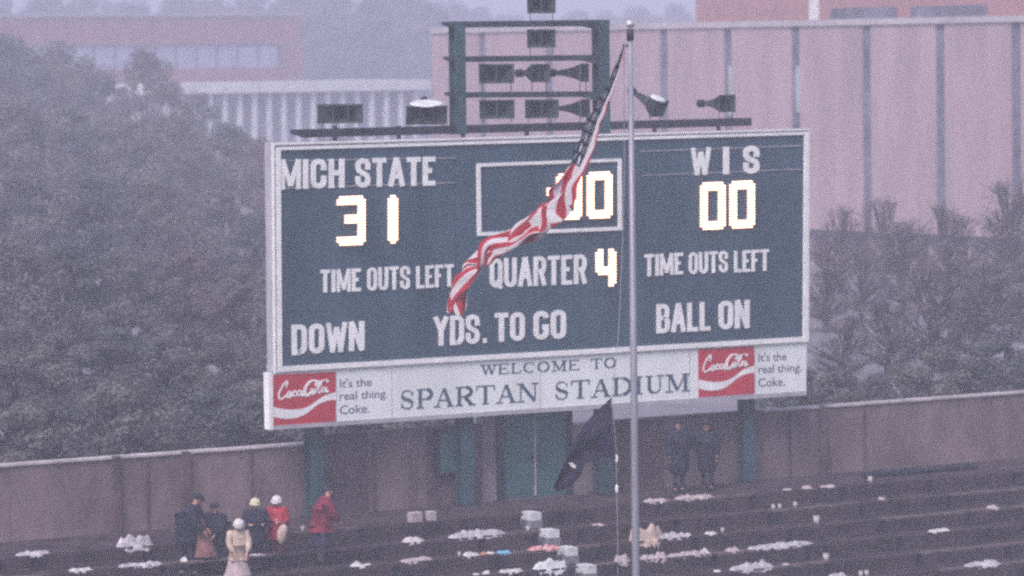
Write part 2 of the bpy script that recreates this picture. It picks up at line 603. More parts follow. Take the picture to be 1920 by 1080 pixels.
frame([(517, 276), (1515.5, 247), (1513.5, 640), (520, 697)], [(524.5, 281.5), (1507, 252.5), (1504.5, 631.5), (527.5, 687)], -0.02, 0.05, 'frame_rail', WHITE, sb)
frame([(509.5, 268), (1517.5, 241), (1515.5, 641.5), (513.5, 699)], [(513.5, 272), (1516.2, 244), (1514.5, 640.8), (517, 697.8)], -0.02, 0.035, 'edge_trim', WHITE, sb)

# clock window frame
frame([(892.5, 306.5), (1164, 297), (1165, 431.5), (894, 442.5)], [(899.5, 312.5), (1157.5, 303), (1158, 425), (901, 435.5)], 0.003, 0.045, 'clock_frame', WHITE, sb)
# name tracks
for (x0, y0, x1, y1) in ((530, 301.5, 852, 296.5), (530, 353.5, 852, 342.5), (1200, 284, 1502, 273.3), (1202, 329.5, 1503, 317)):
    quad_slab([(x0, y0 - 1), (x1, y1 - 1), (x1, y1 + .5), (x0, y0 + .5)], 0.003, 0.02, 'name_track', OLDWHITE, sb)
# panel seam near the pole
# ---- block letters, a glyph is a list of centre lines in a unit box, x right, y down
def arc(cx, cy, rx, ry, a0, a1, n=6):
    return [(cx + rx * cos(radians(a0 + (a1 - a0) * i / n)), cy - ry * sin(radians(a0 + (a1 - a0) * i / n))) for i in range(n + 1)]


G = {
    'I': [[(.5, 0), (.5, 1)]],
    'T': [[(0, 0), (1, 0)], [(.5, .04), (.5, 1)]],
    'L': [[(0, 0), (0, 1), (1, 1)]],
    'E': [[(1, 0), (0, 0), (0, 1), (1, 1)], [(.04, .48), (.85, .48)]],
    'F': [[(1, 0), (0, 0), (0, 1)], [(.04, .48), (.85, .48)]],
    'H': [[(0, 0), (0, 1)], [(1, 0), (1, 1)], [(.04, .48), (.96, .48)]],
    'M': [[(0, 1), (0, 0)], [(1, 1), (1, 0)], [(.04, 0), (.5, .95)], [(.96, 0), (.5, .95)]],
    'N': [[(0, 1), (0, 0)], [(1, 1), (1, 0)], [(.05, 0), (.95, 1)]],
    'W': [[(0, 0), (.24, 1)], [(.26, 1), (.5, .1)], [(.5, .1), (.74, 1)], [(.76, 1), (1, 0)]],
    'A': [[(0, 1), (.46, 0)], [(.54, 0), (1, 1)], [(.2, .68), (.8, .68)]],
    'Y': [[(0, 0), (.5, .5)], [(1, 0), (.5, .5)], [(.5, .5), (.5, 1)]],
    'O': [arc(.5, .18, .5, .18, 180, 0, 6) + arc(.5, .82, .5, .18, 0, -180, 6) + [(0, .18)]],
    'U': [[(0, 0)] + arc(.5, .82, .5, .18, 180, 360, 6) + [(1, 0)]],
    'C': [[(1, .27)] + arc(.5, .18, .5, .18, 0, 180, 6) + arc(.5, .82, .5, .18, 180, 360, 6) + [(1, .68)]],
    'G': [arc(.5, .18, .5, .18, -8, 180, 6) + arc(.5, .82, .5, .18, 180, 360, 6) + [(1, .58), (.62, .58)]],
    'S': [[(1, .28)] + arc(.5, .16, .5, .16, 0, 180, 6) + [(0, .30), (.12, .42), (.88, .60), (1, .72)] + arc(.5, .84, .5, .16, 0, -180, 6) + [(0, .72)]],
    'D': [[(.45, 1), (0, 1), (0, 0), (.45, 0)] + arc(.5, .2, .5, .2, 80, 0, 4) + arc(.5, .8, .5, .2, 0, -90, 4)],
    'B': [[(.5, .48), (0.02, .48)], [(.5, 1), (0, 1), (0, 0), (.5, 0)] + arc(.5, .18, .45, .18, 70, 0, 3) + [(.95, .34), (.82, .46)], [(.82, .5)] + [(1, .62), (1, .84)] + arc(.55, .84, .45, .16, -20, -90, 3)],
    'R': [[(0, 1), (0, 0), (.5, 0)] + arc(.5, .18, .5, .18, 70, 0, 3) + [(1, .36), (.85, .5), (.04, .5)], [(.6, .52), (1, 1)]],
    'P': [[(0, 1), (0, 0), (.5, 0)] + arc(.5, .18, .5, .18, 70, 0, 3) + [(1, .36), (.85, .52), (.04, .52)]],
    'Q': [arc(.5, .18, .5, .18, 180, 0, 6) + arc(.5, .82, .5, .18, 0, -180, 6) + [(0, .18)], [(.55, .8), (1.1, 1.12)]],
    '.': [[(-.2, .985), (1.2, .985)]],
}
GW = {'I': .34, 'M': 1.3, 'W': 1.35, '.': .5, 'A': 1.08, 'L': .82, 'E': .86, 'F': .84, 'T': .95, 'N': 1.02, 'Y': 1.05}


def ribbon(mb, pts2, half, to3, base, zt):
    """flat ribbon with mitred joins, extruded; pts2 in pixels"""
    n = len(pts2)
    q = []
    for p in pts2:
        if not q or (abs(p[0] - q[-1][0]) + abs(p[1] - q[-1][1])) > 0.05: q.append(p)
    closed = len(q) > 3 and abs(q[0][0] - q[-1][0]) + abs(q[0][1] - q[-1][1]) < 0.05
    if closed: q = q[:-1]
    n = len(q)
    hs = half if hasattr(half, '__len__') else [half] * n
    l, r = [], []
    for i in range(n):
        if closed:
            a, b, c = q[i - 1], q[i], q[(i + 1) % n]
        else:
            a, b, c = q[max(i - 1, 0)], q[i], q[min(i + 1, n - 1)]
        d1 = Vector((b[0] - a[0], b[1] - a[1])); d2 = Vector((c[0] - b[0], c[1] - b[1]))
        if d1.length < 1e-6: d1 = d2.copy()
        if d2.length < 1e-6: d2 = d1.copy()
        d1.normalize(); d2.normalize()
        t = d1 + d2
        if t.length < 1e-4: t = d1.copy()
        t.normalize()
        nrm = Vector((-t.y, t.x))
        cs = max(0.45, nrm.dot(Vector((-d1.y, d1.x))))
        h = hs[min(i, len(hs) - 1)] / cs
        l.append((b[0] + nrm.x * h, b[1] + nrm.y * h)); r.append((b[0] - nrm.x * h, b[1] - nrm.y * h))
    vs = []
    for (x, y) in l: vs.append(to3(x, y, zt))
    for (x, y) in r: vs.append(to3(x, y, zt))
    for (x, y) in l: vs.append(to3(x, y, base))
    for (x, y) in r: vs.append(to3(x, y, base))
    fs = []
    rng = range(n) if closed else range(n - 1)
    for i in rng:
        j = (i + 1) % n
        fs += [(i, j, n + j, n + i), (i, 2 * n + i, 2 * n + j, j), (n + i, n + j, 3 * n + j, 3 * n + i)]
    if not closed:
        fs += [(0, n, 3 * n, 2 * n), (n - 1, 3 * n - 1, 4 * n - 1, 2 * n - 1)]
    mb.add(vs, fs)


def word(text, x0, x1, yl0, yl1, yr0, yr1, m_, parent, sx=None, sy=None, gap=None, w0=0.004, w1=0.03, name='letter', surf=0.0):
    """word between pixel columns x0..x1; yl0/yl1 top and bottom at the left, yr0/yr1 at the right"""
    h = ((yl1 - yl0) + (yr1 - yr0)) / 2
    cw = [GW.get(c, 1.0) for c in text]
    W = x1 - x0
    gapf = gap if gap is not None else 0.15
    unit = W / (sum(cw) + gapf * (len(text) - 1))
    st = sx if sx else min(unit * 0.335, h * 0.19)
    x = x0
    corners = [(x0, yl0), (x1, yr0), (x1, yr1), (x0, yl1)]
    st0 = st
    for c, g in zip(text, cw):
        gw = g * unit
        st = st0 * (.84 if c in 'MW' else 1)
        mb = MB()
        iw = max(gw - st, 0.01); ih = h - st

        def to3(px, py, ww, x=x):
            s = (px - x0) / W; t = py / h
            X, Y = lerp2(corners, s, t)
            return P(X, Y, surf) + N * ww
        for si, line in enumerate(G[c]):
            pts = [(x + st / 2 + a * iw, st / 2 + b * ih) for a, b in line]
            # open ends run out to the box edge
            if c != '.' and abs(pts[0][0] - pts[-1][0]) + abs(pts[0][1] - pts[-1][1]) > 0.1:
                for e, f_ in ((0, 1), (-1, -2)):
                    u_, v_ = line[e]
                    dx, dy = pts[e][0] - pts[f_][0], pts[e][1] - pts[f_][1]
                    dl = sqrt(dx * dx + dy * dy) or 1
                    if u_ in (0, 1) or v_ in (0, 1):
                        pts[e] = (pts[e][0] + dx / dl * st / 2 * .92, pts[e][1] + dy / dl * st / 2 * .92)
            ribbon(mb, pts, st / 2, to3, w0, w1 + 0.0015 * si)
        mb.build(name, m_, parent)
        x += gw + gapf * unit


word('MICH', 525, 645, 299, 356, 297, 352, WHITE, sb)
word('STATE', 666, 816, 297, 352, 293.5, 347.5, WHITE, sb)
word('WIS'[0], 1295, 1332, 277, 329, 275.5, 327.5, WHITE, sb)
word('I', 1354.5, 1367, 275, 327.5, 274.5, 327, WHITE, sb, sx=11)
word('S', 1393, 1423, 273.5, 326.5, 272.5, 325, WHITE, sb)
word('TIME', 600, 676, 506, 549, 503, 546, WHITE, sb)
word('OUTS', 688, 768, 502, 545.5, 498, 542, WHITE, sb)
word('LEFT', 780, 850, 499, 541, 495, 537, WHITE, sb)
word('TIME', 1208, 1280, 477, 518.5, 473.5, 514, WHITE, sb)
word('OUTS', 1291, 1364, 473.5, 514.5, 470, 510.5, WHITE, sb)
word('LEFT', 1376, 1441, 470.5, 511, 467, 507.5, WHITE, sb)
word('QUARTER', 918, 1099, 485, 540, 476.5, 532, WHITE, sb)
word('DOWN', 546.5, 682.5, 609, 666, 601.5, 657, WHITE, sb)
word('YDS.', 813, 915, 594, 649, 588, 643, WHITE, sb)
word('TO', 927, 983, 587, 641.5, 584.5, 638.5, WHITE, sb)
word('GO', 1000, 1060.5, 583.5, 637.5, 580, 634.5, WHITE, sb)
word('BALL', 1230.5, 1331.5, 570.5, 625, 565, 619.5, WHITE, sb)
word('ON', 1347, 1404.5, 564.5, 618, 561.5, 615, WHITE, sb)


# ---- bulb digits
def bulb_digit(rows, x0, x1, yl0, yl1, yr0, yr1, label):
    """rows: strings with # where a lamp stands"""
    nr, nc = len(rows), max(len(r) for r in rows)
    x0, x1 = x0 + 1.5, x1 - 1.5
    c = [(x0, yl0), (x1, yr0), (x1, yr1), (x0, yl1)]
    mb = MB(); hb = MB(); gb = MB()
    rad = 0.5 * (x1 - x0) / nc / 70 * 1.12
    rad = 0.040
    for j, row in enumerate(rows):
        for i, ch in enumerate(row):
            if ch != '#': continue
            X, Y = lerp2(c, (i + .5) / nc, (j + .5) / nr)
            q = P(X, Y, 0) + N * 0.05
            for (B_, r_, lift) in ((mb, .026, .047), (gb, rad, 0.0)):
                vs = [q + N * (lift + .012 if B_ is mb else .045)]
                fs = []
                for rr, hh in ((0.75, .008 if B_ is mb else .03), (1.0, 0.0)):
                    for k in range(6):
                        a = k * pi / 3
                        vs.append(q + (D * cos(a) + Vector((0, 0, 1)) * sin(a)) * r_ * rr + N * (hh + lift))
                for k in range(6):
                    k2 = (k + 1) % 6
                    fs += [(0, 1 + k, 1 + k2), (1 + k, 7 + k, 7 + k2, 1 + k2)]
                fs.append(tuple(range(12, 6, -1)))
                B_.add(vs, fs)
            hb.tube([q - N * 0.049, q - N * 0.001], 0.022, 6)
    o = gb.build('lit_digit', GLOBE, sb)
    if label: o['label'] = label
    o['kind'] = 'stuff'
    tag(mb.build('glowing_filaments', BULB, o), kind='stuff')
    tag(hb.build('lamp_sockets', OLDWHITE, o), kind='stuff')
    return o


def ring(nc, nr, t):
    return [''.join('#' if (i < t or i >= nc - t or j < t or j >= nr - t) else ' ' for i in range(nc)) for j in range(nr)]


Z = ring(8, 15, 2)
Z = [r.replace(' ', ' ') for r in Z]
three = ['########'] * 2 + ['      ##'] * 4 + ['  ######'] * 2 + ['      ##'] * 4 + ['########'] * 2
three = ['########'] * 2 + ['      ##'] * 4 + [' #######'] * 2 + ['      ##'] * 5 + ['########'] * 2
one = ['##'] * 15
four = ['##   ', '##   ', '## ##', '## ##', '## ##', '## ##', '## ##', '#####', '#####', '   ##', '   ##', '   ##', '   ##']
four = ['##  ##'] * 7 + ['######'] * 2 + ['    ##'] * 4
def soft(rows):
    """round off the outer corners"""
    g_ = [list(r) for r in rows]
    for j in (0, -1):
        for i in (0, -1):
            g_[j][i] = ' '
    return [''.join(r) for r in g_]


three11 = soft(['###########'] * 3 + ['        ###'] * 3 + ['   ########'] * 3 + ['        ###'] * 4 + ['###########'] * 3)
Z10 = soft(ring(10, 16, 3))
one4 = soft(['####'] * 16)
four8 = soft(['###  ###'] * 6 + ['########'] * 2 + [' #######'] + ['     ###'] * 4)
bulb_digit(three11, 627, 684, 368, 461.5, 366, 459.5, 'lit bulb digit three under the left team name')
bulb_digit(one4, 723, 745, 366, 457.5, 365, 456.5, 'lit bulb digit one under the left team name')
bulb_digit(Z10, 1038, 1090, 325.5, 413.5, 323.5, 411.5, 'lit bulb zero of the clock, behind the flag')
bulb_digit(Z10, 1095.5, 1147, 322.5, 411, 320.5, 409, 'rightmost lit bulb zero of the clock')
bulb_digit(['###', '###', '###', '   ', '   ', '   ', '   ', '###', '###', '###'], 1021, 1036, 352, 404, 351.5, 403.5, 'lit clock colon')
bulb_digit(Z10, 1308, 1359, 342, 432, 340, 430, 'left lit bulb zero under the right team name')
bulb_digit(Z10, 1363, 1414, 339.5, 429.5, 337.5, 427.5, 'right lit bulb zero under the right team name')
bulb_digit(four8, 1112, 1154, 467, 538.5, 465.5, 537, 'lit bulb digit four of the quarter')

# ---- sign panel below
SPC = [(505, 699.5), (1513.5, 641.5), (1512.5, 737), (508, 805)]
quad_slab([(512, 699.5), (1513.5, 641.5), (1512.5, 733), (513, 798)], -0.25, -0.02, 'sign_panel', SIGNW, sb)
quad_slab([(512, 798.3), (1512.5, 733.3), (1512.3, 741), (513, 806)], -0.28, 0.01, 'sign_lip', OLDWHITE, sb)
quad_slab([(503.5, 699), (511.5, 698.5), (512.5, 805.5), (505.5, 806)], -0.25, 0.0, 'sign_edge', WHITE, sb)
for sx_ in (0.222, 0.5, 0.78):
    a, b = lerp2([(512, 699.5), (1513.5, 641.5), (1512.5, 733), (513, 798)], sx_, 0), lerp2([(512, 699.5), (1513.5, 641.5), (1512.5, 733), (513, 798)], sx_, 1)
    quad_slab([(a[0], a[1] + 1), (a[0] + .8, a[1] + 1), (b[0] + .8, b[1] - 1), (b[0], b[1] - 1)], -0.022, -0.012, 'panel_seam', OLDWHITE, sb)

# serif letters: (centre line, thick?) ; serifs added at listed ends
SG = {
    'W': ([([(.06, 0), (.3, 1)], 1), ([(.3, 1), (.5, .05)], 0), ([(.5, .05), (.72, 1)], 1), ([(.72, 1), (.95, 0)], 0)], [(.06, 0), (.5, 0.02), (.95, 0)]),
    'E': ([([(.18, 0), (.18, 1)], 1), ([(0, 0), (.95, 0), (.97, .22)], 0), ([(0, 1), (.95, 1), (1, .74)], 0), ([(.2, .48), (.68, .48), (.68, .36)], 0)], []),
    'L': ([([(.22, 0), (.22, 1)], 1), ([(0, 1), (.95, 1), (1, .7)], 0)], [(.22, 0)]),
    'C': ([([(.94, .28), (.9, .1)] + arc(.55, .5, .45, .5, 60, 120, 4), 0), (arc(.5, .5, .42, .5, 120, 240, 8), 1), (arc(.55, .5, .45, .5, 240, 320, 5), 0)], []),
    'O': ([(arc(.5, .5, .42, .5, 110, 250, 8), 1), (arc(.5, .5, .42, .5, -70, 70, 8), 1), (arc(.5, .5, .42, .5, 250, 290, 3), 0), (arc(.5, .5, .42, .5, 70, 110, 3), 0)], []),
    'M': ([([(.14, 0), (.14, 1)], 0), ([(.16, 0), (.5, .95)], 1), ([(.5, .95), (.84, 0)], 0), ([(.86, 0), (.86, 1)], 1)], [(.12, 0), (.14, 1), (.87, 0), (.86, 1)]),
    'T': ([([(.5, 0), (.5, 1)], 1), ([(0, .24), (.03, 0), (.97, 0), (1, .24)], 0)], [(.5, 1)]),
    'S': ([([(.86, .3), (.84, .08)], 0), (arc(.48, .26, .36, .25, 50, 190, 7) , 0), ([(.13, .32), (.3, .47), (.7, .57), (.88, .72)], 1), (arc(.5, .74, .38, .26, -10, -160, 7), 0), ([(.1, .68), (.12, .94)], 0)], []),
    'P': ([([(.22, 0), (.22, 1)], 1), ([(0, 0), (.6, 0)], 0), (arc(.58, .27, .36, .27, 80, -80, 7), 1), ([(.6, .54), (.24, .54)], 0)], [(.22, 1)]),
    'R': ([([(.2, 0), (.2, 1)], 1), ([(0, 0), (.55, 0)], 0), (arc(.52, .26, .34, .26, 80, -80, 7), 1), ([(.55, .52), (.22, .52)], 0), ([(.5, .54), (.88, 1)], 1)], [(.2, 1), (.9, 1)]),
    'A': ([([(.12, 1), (.48, 0)], 0), ([(.5, 0), (.86, 1)], 1), ([(.24, .66), (.72, .66)], 0)], [(.12, 1), (.86, 1)]),
    'N': ([([(.15, 0), (.15, 1)], 0), ([(.15, 0), (.84, 1)], 1), ([(.86, 0), (.86, 1)], 0)], [(.12, 0), (.15, 1), (.86, 0)]),
    'D': ([([(.2, 0), (.2, 1)], 1), ([(0, 0), (.5, 0)], 0), (arc(.45, .5, .48, .5, 78, -78, 9), 1), ([(.5, 1), (0, 1)], 0)], []),
    'I': ([([(.5, 0), (.5, 1)], 1)], [(.5, 0), (.5, 1)]),
    'U': ([([(.2, 0)] + arc(.5, .7, .3, .3, 180, 250, 4), 1), (arc(.5, .7, .3, .3, 250, 350, 5) + [(.8, 0)], 0)], [(.2, 0), (.8, 0)]),
}
SGW = {'W': 1.25, 'M': 1.25, 'I': .5, 'O': 1.1, 'S': .78, 'P': .86, 'E': .9, 'L': .88, 'N': 1.1, 'D': 1.08}


def serif_word(text, x0, x1, yl0, yl1, yr0, yr1, gapf, thick, thin):
    h = ((yl1 - yl0) + (yr1 - yr0)) / 2
    cw = [SGW.get(c, 1.0) for c in text]
    W = x1 - x0
    unit = W / (sum(cw) + gapf * (len(text) - 1))
    corners = [(x0, yl0), (x1, yr0), (x1, yr1), (x0, yl1)]
    x = x0
    for c, g_ in zip(text, cw):
        gw = g_ * unit
        mb = MB()

        def to3(px, py, ww):
            X, Y = lerp2(corners, (px - x0) / W, py / h)
            return P(X, Y, -0.02) + N * ww
        strokes, serifs = SG[c]
        si = 0
        for line, tk in strokes:
            t = thick if tk else thin
            pts = [(x + a * gw, thin / 2 + b * (h - thin)) for a, b in line]
            ribbon(mb, pts, t / 2, to3, 0.001, 0.008 + 0.0012 * si); si += 1
        for a, b in serifs:
            yy = thin / 2 + b * (h - thin)
            hw = max(gw * .17, thick * 1.05) if c != 'I' else gw * .42
            ribbon(mb, [(x + a * gw - hw, yy), (x + a * gw + hw, yy)], thin / 2, to3, 0.001, 0.008 + 0.0012 * si); si += 1
        mb.build('letter', INK, sb)
        x += gw + gapf * unit


serif_word('WELCOME', 903, 1085, 684, 703.5, 674, 693.5, .22, 3.6, 1.7)
serif_word('TO', 1108, 1154.5, 672.5, 692, 669.5, 689.5, .22, 3.6, 1.7)
serif_word('SPARTAN', 750, 1008, 731.5, 768, 717, 752, .14, 6.2, 2.4)
serif_word('STADIUM', 1040, 1291, 715.5, 750.5, 699.5, 733, .14, 6.0, 2.4)


def font_text(text, x0, x1, yl0, yl1, yr0, yr1, m_, w0, wsurf):
    """plain sans lettering from the built-in font; y range spans cap top to baseline"""
    cu = bpy.data.curves.new('lettering', 'FONT')
    cu.body = text; cu.size = 1.0; cu.offset = 0.012; cu.resolution_u = 3
    to = bpy.data.objects.new('lettering', cu); COL.objects.link(to)
    dg = bpy.context.evaluated_depsgraph_get()
    me = bpy.data.meshes.new_from_object(to.evaluated_get(dg))
    bpy.data.objects.remove(to)
    xs = [v.co.x for v in me.vertices]
    a, b = min(xs), max(xs)
    cap = 0.70
    c = [(x0, yl0), (x1, yr0), (x1, yr1), (x0, yl1)]
    for v in me.vertices:
        X, Y = lerp2(c, (v.co.x - a) / (b - a), 1 - v.co.y / cap)
        q = P(X, Y, wsurf) + N * w0
        v.co = q
    me.materials.clear(); me.materials.append(m_)
    o = bpy.data.objects.new('lettering', me); COL.objects.link(o)
    place(o, sb)
    return o


def catmull(pts, n=7):
    out = []
    q = [pts[0]] + list(pts) + [pts[-1]]
    for i in range(1, len(q) - 2):
        for k in range(n):
            t = k / n
            o = []
            for d in range(len(pts[0])):
                a, b, c, e = q[i - 1][d], q[i][d], q[i + 1][d], q[i + 2][d]
                o.append(0.5 * (2 * b + (c - a) * t + (2 * a - 5 * b + 4 * c - e) * t * t + (3 * b - a - 3 * c + e) * t ** 3))
            out.append(tuple(o))
    out.append(tuple(pts[-1]))
    return out


# script strokes: (x, y, half width) in the red panel's unit square
def small_a(x, y, s):
    return [[(x + .30 * s, y - .02 * s, .012), (x + .12 * s, y - .08 * s, .014), (x, y + .14 * s, .022), (x + .10 * s, y + .36 * s, .014), (x + .28 * s, y + .15 * s, .012), (x + .33 * s, y - .06 * s, .014)],
            [(x + .33 * s, y - .06 * s, .016), (x + .28 * s, y + .22 * s, .022), (x + .36 * s, y + .36 * s, .012), (x + .5 * s, y + .2 * s, .007)]]


def small_o(x, y, s):
    return [[(x + .15 * s, y - .06 * s, .014), (x, y + .14 * s, .022), (x + .08 * s, y + .36 * s, .014), (x + .25 * s, y + .2 * s, .02), (x + .22 * s, y - .02 * s, .014), (x + .12 * s, y - .07 * s, .01), (x + .4 * s, y + .06 * s, .006)]]


def small_c(x, y, s):
    return [[(x + .26 * s, y + .04 * s, .018), (x + .16 * s, y - .07 * s, .012), (x, y + .14 * s, .022), (x + .1 * s, y + .36 * s, .014), (x + .36 * s, y + .16 * s, .006)]]


def small_l(x, y, s):
    return [[(x, y + .2 * s, .006), (x + .22 * s, y - .4 * s, .018), (x + .14 * s, y - .46 * s, .01), (x + .04 * s, y - .1 * s, .022), (x + .06 * s, y + .34 * s, .018), (x + .25 * s, y + .2 * s, .006)]]


SCRIPT = [
    [(.20, .22, .016), (.235, .17, .014), (.205, .14, .016), (.14, .24, .026), (.085, .40, .034), (.10, .50, .026), (.16, .485, .016), (.22, .42, .007)],
    [(.20, .22, .012), (.21, .27, .012)],
]
SCRIPT += small_o(.215, .385, .27) + small_c(.30, .375, .26) + small_a(.375, .37, .25)
SCRIPT += [[(.47, .36, .011), (.52, .345, .011)],
           [(.83, .15, .008), (.74, .175, .020), (.62, .15, .022), (.545, .22, .026), (.50, .35, .034), (.515, .46, .026), (.575, .44, .014), (.62, .36, .007)],
           [(.66, .27, .018), (.70, .20, .015), (.66, .17, .010)],
           [(.83, .15, .012), (.88, .18, .022), (.85, .21, .010)]]
SCRIPT += small_o(.60, .345, .26) + small_l(.70, .32, .30) + small_a(.765, .33, .24)


def soda_panel(c, label):
    r = quad_slab(c, -0.018, -0.004, 'red_panel', SIGNR, sb)
    r['label'] = label

    def to3(px, py, ww):
        X, Y = lerp2(c, px, py)
        return P(X, Y, 0) + N * ww
    mb = MB()
    for i, s in enumerate(SCRIPT):
        cs = catmull(s, 5)
        ribbon(mb, [(a, b * .93 + .01) for a, b, _ in cs], [max(.008, w_ * 1.0) for _, _, w_ in cs], to3, -0.003, 0.004 + 0.0009 * i)
    # small word above
    for i in range(5):
        xx = .33 + i * .036
        ribbon(mb, [(xx, .075), (xx + .004, .115)], .009, to3, -0.003, 0.004 + .0005 * i)
    ribbon(mb, [(.328, .078), (.352, .078)], .006, to3, -0.003, 0.007)
    o = mb.build('script_lettering', WHITE, r)
    # the wave
    up = catmull([(0.0, .625), (.2, .69), (.45, .70), (.62, .62), (.80, .48), (1.0, .405)], 6)
    lo = catmull([(0.0, .82), (.2, .875), (.4, .86), (.55, .78), (.70, .645), (.85, .575), (1.0, .56)], 6)
    K = 30
    vs = []
    def samp(cv, x):
        for (a, b) in zip(cv[:-1], cv[1:]):
            if a[0] <= x <= b[0] + 1e-9:
                t = (x - a[0]) / max(b[0] - a[0], 1e-9)
                return a[1] + (b[1] - a[1]) * t
        return cv[-1][1]
    mb = MB()
    for k in range(K + 1):
        x = k / K
        for y in (samp(up, x), samp(lo, x)):
            vs.append(to3(x, y, 0.0)); 
    fs = [(2 * k, 2 * k + 1, 2 * k + 3, 2 * k + 2) for k in range(K)]
    mb.add(vs, fs)
    mb.build('wave_stripe', WHITE, r)


soda_panel([(512.8, 703), (630, 697), (630, 790), (512.8, 799)], 'left red panel with white script lettering and wave')
soda_panel([(1309.5, 655), (1414.5, 649), (1415.5, 738), (1310.5, 745)], 'right red panel with white script lettering and wave')
font_text("It's the", 637, 697, 711.5, 727, 708, 723.5, INK2, 0.001, -0.02)
font_text("real thing.", 637, 727, 735, 750.5, 729.5, 745, INK2, 0.001, -0.02)
font_text("Coke.", 637, 693, 760.5, 777, 756.5, 773.5, INK2, 0.001, -0.02)
font_text("It's the", 1422, 1475, 663, 678, 660.5, 675.5, INK2, 0.001, -0.02)
font_text("real thing.", 1422, 1503, 684.5, 700, 681, 696, INK2, 0.001, -0.02)
font_text("Coke.", 1422, 1472, 709.5, 725.5, 707.5, 723, INK2, 0.001, -0.02)

# posts: steel columns with flanges, standing on the walkway
for pc, wd in ((590, .40), (872, .40), (1132, .40), (1401, .36)):
    q = P(pc, 860, -0.5)
    u_, w_ = uw(q)
    mb = MB()
    mb.box(L(u_, -0.38, 1.45), wd, 0.04, 2.9, D, N)
    mb.box(L(u_, -0.66, 1.45), wd, 0.04, 2.9, D, N)
    mb.box(L(u_, -0.52, 1.45), 0.05, 0.238, 2.9, D, N)
    pst = mb.build('support_post', STEEL_G, sb)
    mb = MB(); mb.box(L(u_, -0.52, 0.02), wd + .2, .55, 0.04, D, N); mb.build('base_plate', STEEL_D, pst)

# ------------------------------------------------------------------ speaker gantry on top of the board
RW = -0.55
gan = empty('speaker_gantry', P(1000, 240, RW), 'dark green steel gantry of beams and two uprights on top of the scoreboard', 'gantry')


def beam(x0, y0, x1, y1, hpx, name, m_, w0=-0.75, w1=-0.5, taper=True):
    """steel beam; left end cut on a slant"""
    a0, a1 = P(x0, y0, RW), P(x1, y1, RW)
    hh = hpx / 72
    dz = Vector((0, 0, hh))
    sl = D * (0.42 * hh / 0.25) if taper else D * 0
    mb = MB()
    f0 = [a0 + N * (w1 - RW), a1 + N * (w1 - RW), a1 - dz + N * (w1 - RW), a0 + sl - dz + N * (w1 - RW), a0 - dz * .45 + N * (w1 - RW)]
    mb.prism(f0, -N * (w1 - w0))
    # flange lips
    o = mb.build(name, m_, gan)
    return o


beam(552, 243, 1407, 221, 15, 'base_beam', STEEL_D)
beam(834, 40.5, 1141, 37, 11.5, 'crossbeam', STEEL_M, -.72, -.50)
beam(837, 106, 1137, 102.5, 10.5, 'crossbeam', STEEL_M, -.72, -.50)
beam(840, 173, 1136, 171, 10.5, 'crossbeam', STEEL_M, -.72, -.50)
for (xa, xb, ya) in ((854, 872, 41), (1123, 1142, 38)):
    zt = P(xa, ya, RW).z; zb = P(xa, 252, RW).z
    q0, q1 = P(xa + 2, 140, RW + .12), P(xb + 2, 140, RW + .12)
    uc = (uw(q0)[0] + uw(q1)[0]) / 2; wd = uw(q1)[0] - uw(q0)[0]
    mb = MB()
    mb.box(L(uc, RW + .09, (zt + zb) / 2), wd, .04, zt - zb, D, N)
    mb.box(L(uc, RW - .22, (zt + zb) / 2), wd, .04, zt - zb, D, N)
    mb.box(L(uc, RW - .065, (zt + zb) / 2), .05, .26, zt - zb, D, N)
    mb.build('upright', STEEL_G, gan)
# curved brackets under the crossbeams at the right upright
for yb in (49, 113.5, 182):
    pts = [(1126, yb), (1092, yb), (1104, yb + 2.5), (1115, yb + 5.5), (1122, yb + 9.5), (1126, yb + 16)]
    mb = MB(); mb.prism([P(x, y, RW + .04) for x, y in pts], -N * .08); mb.build('bracket', STEEL_M, gan)
# short struts tying the base beam to the scoreboard roof
for pxx in (640, 760, 880, 1000, 1120, 1240, 1360):
    q = P(pxx, 262, -0.2)
    mb = MB(); mb.box(Vector((q.x, q.y, q.z + .1)) - N * .3, .08, .08, .5, D, N); mb.build('strut', STEEL_D, gan)


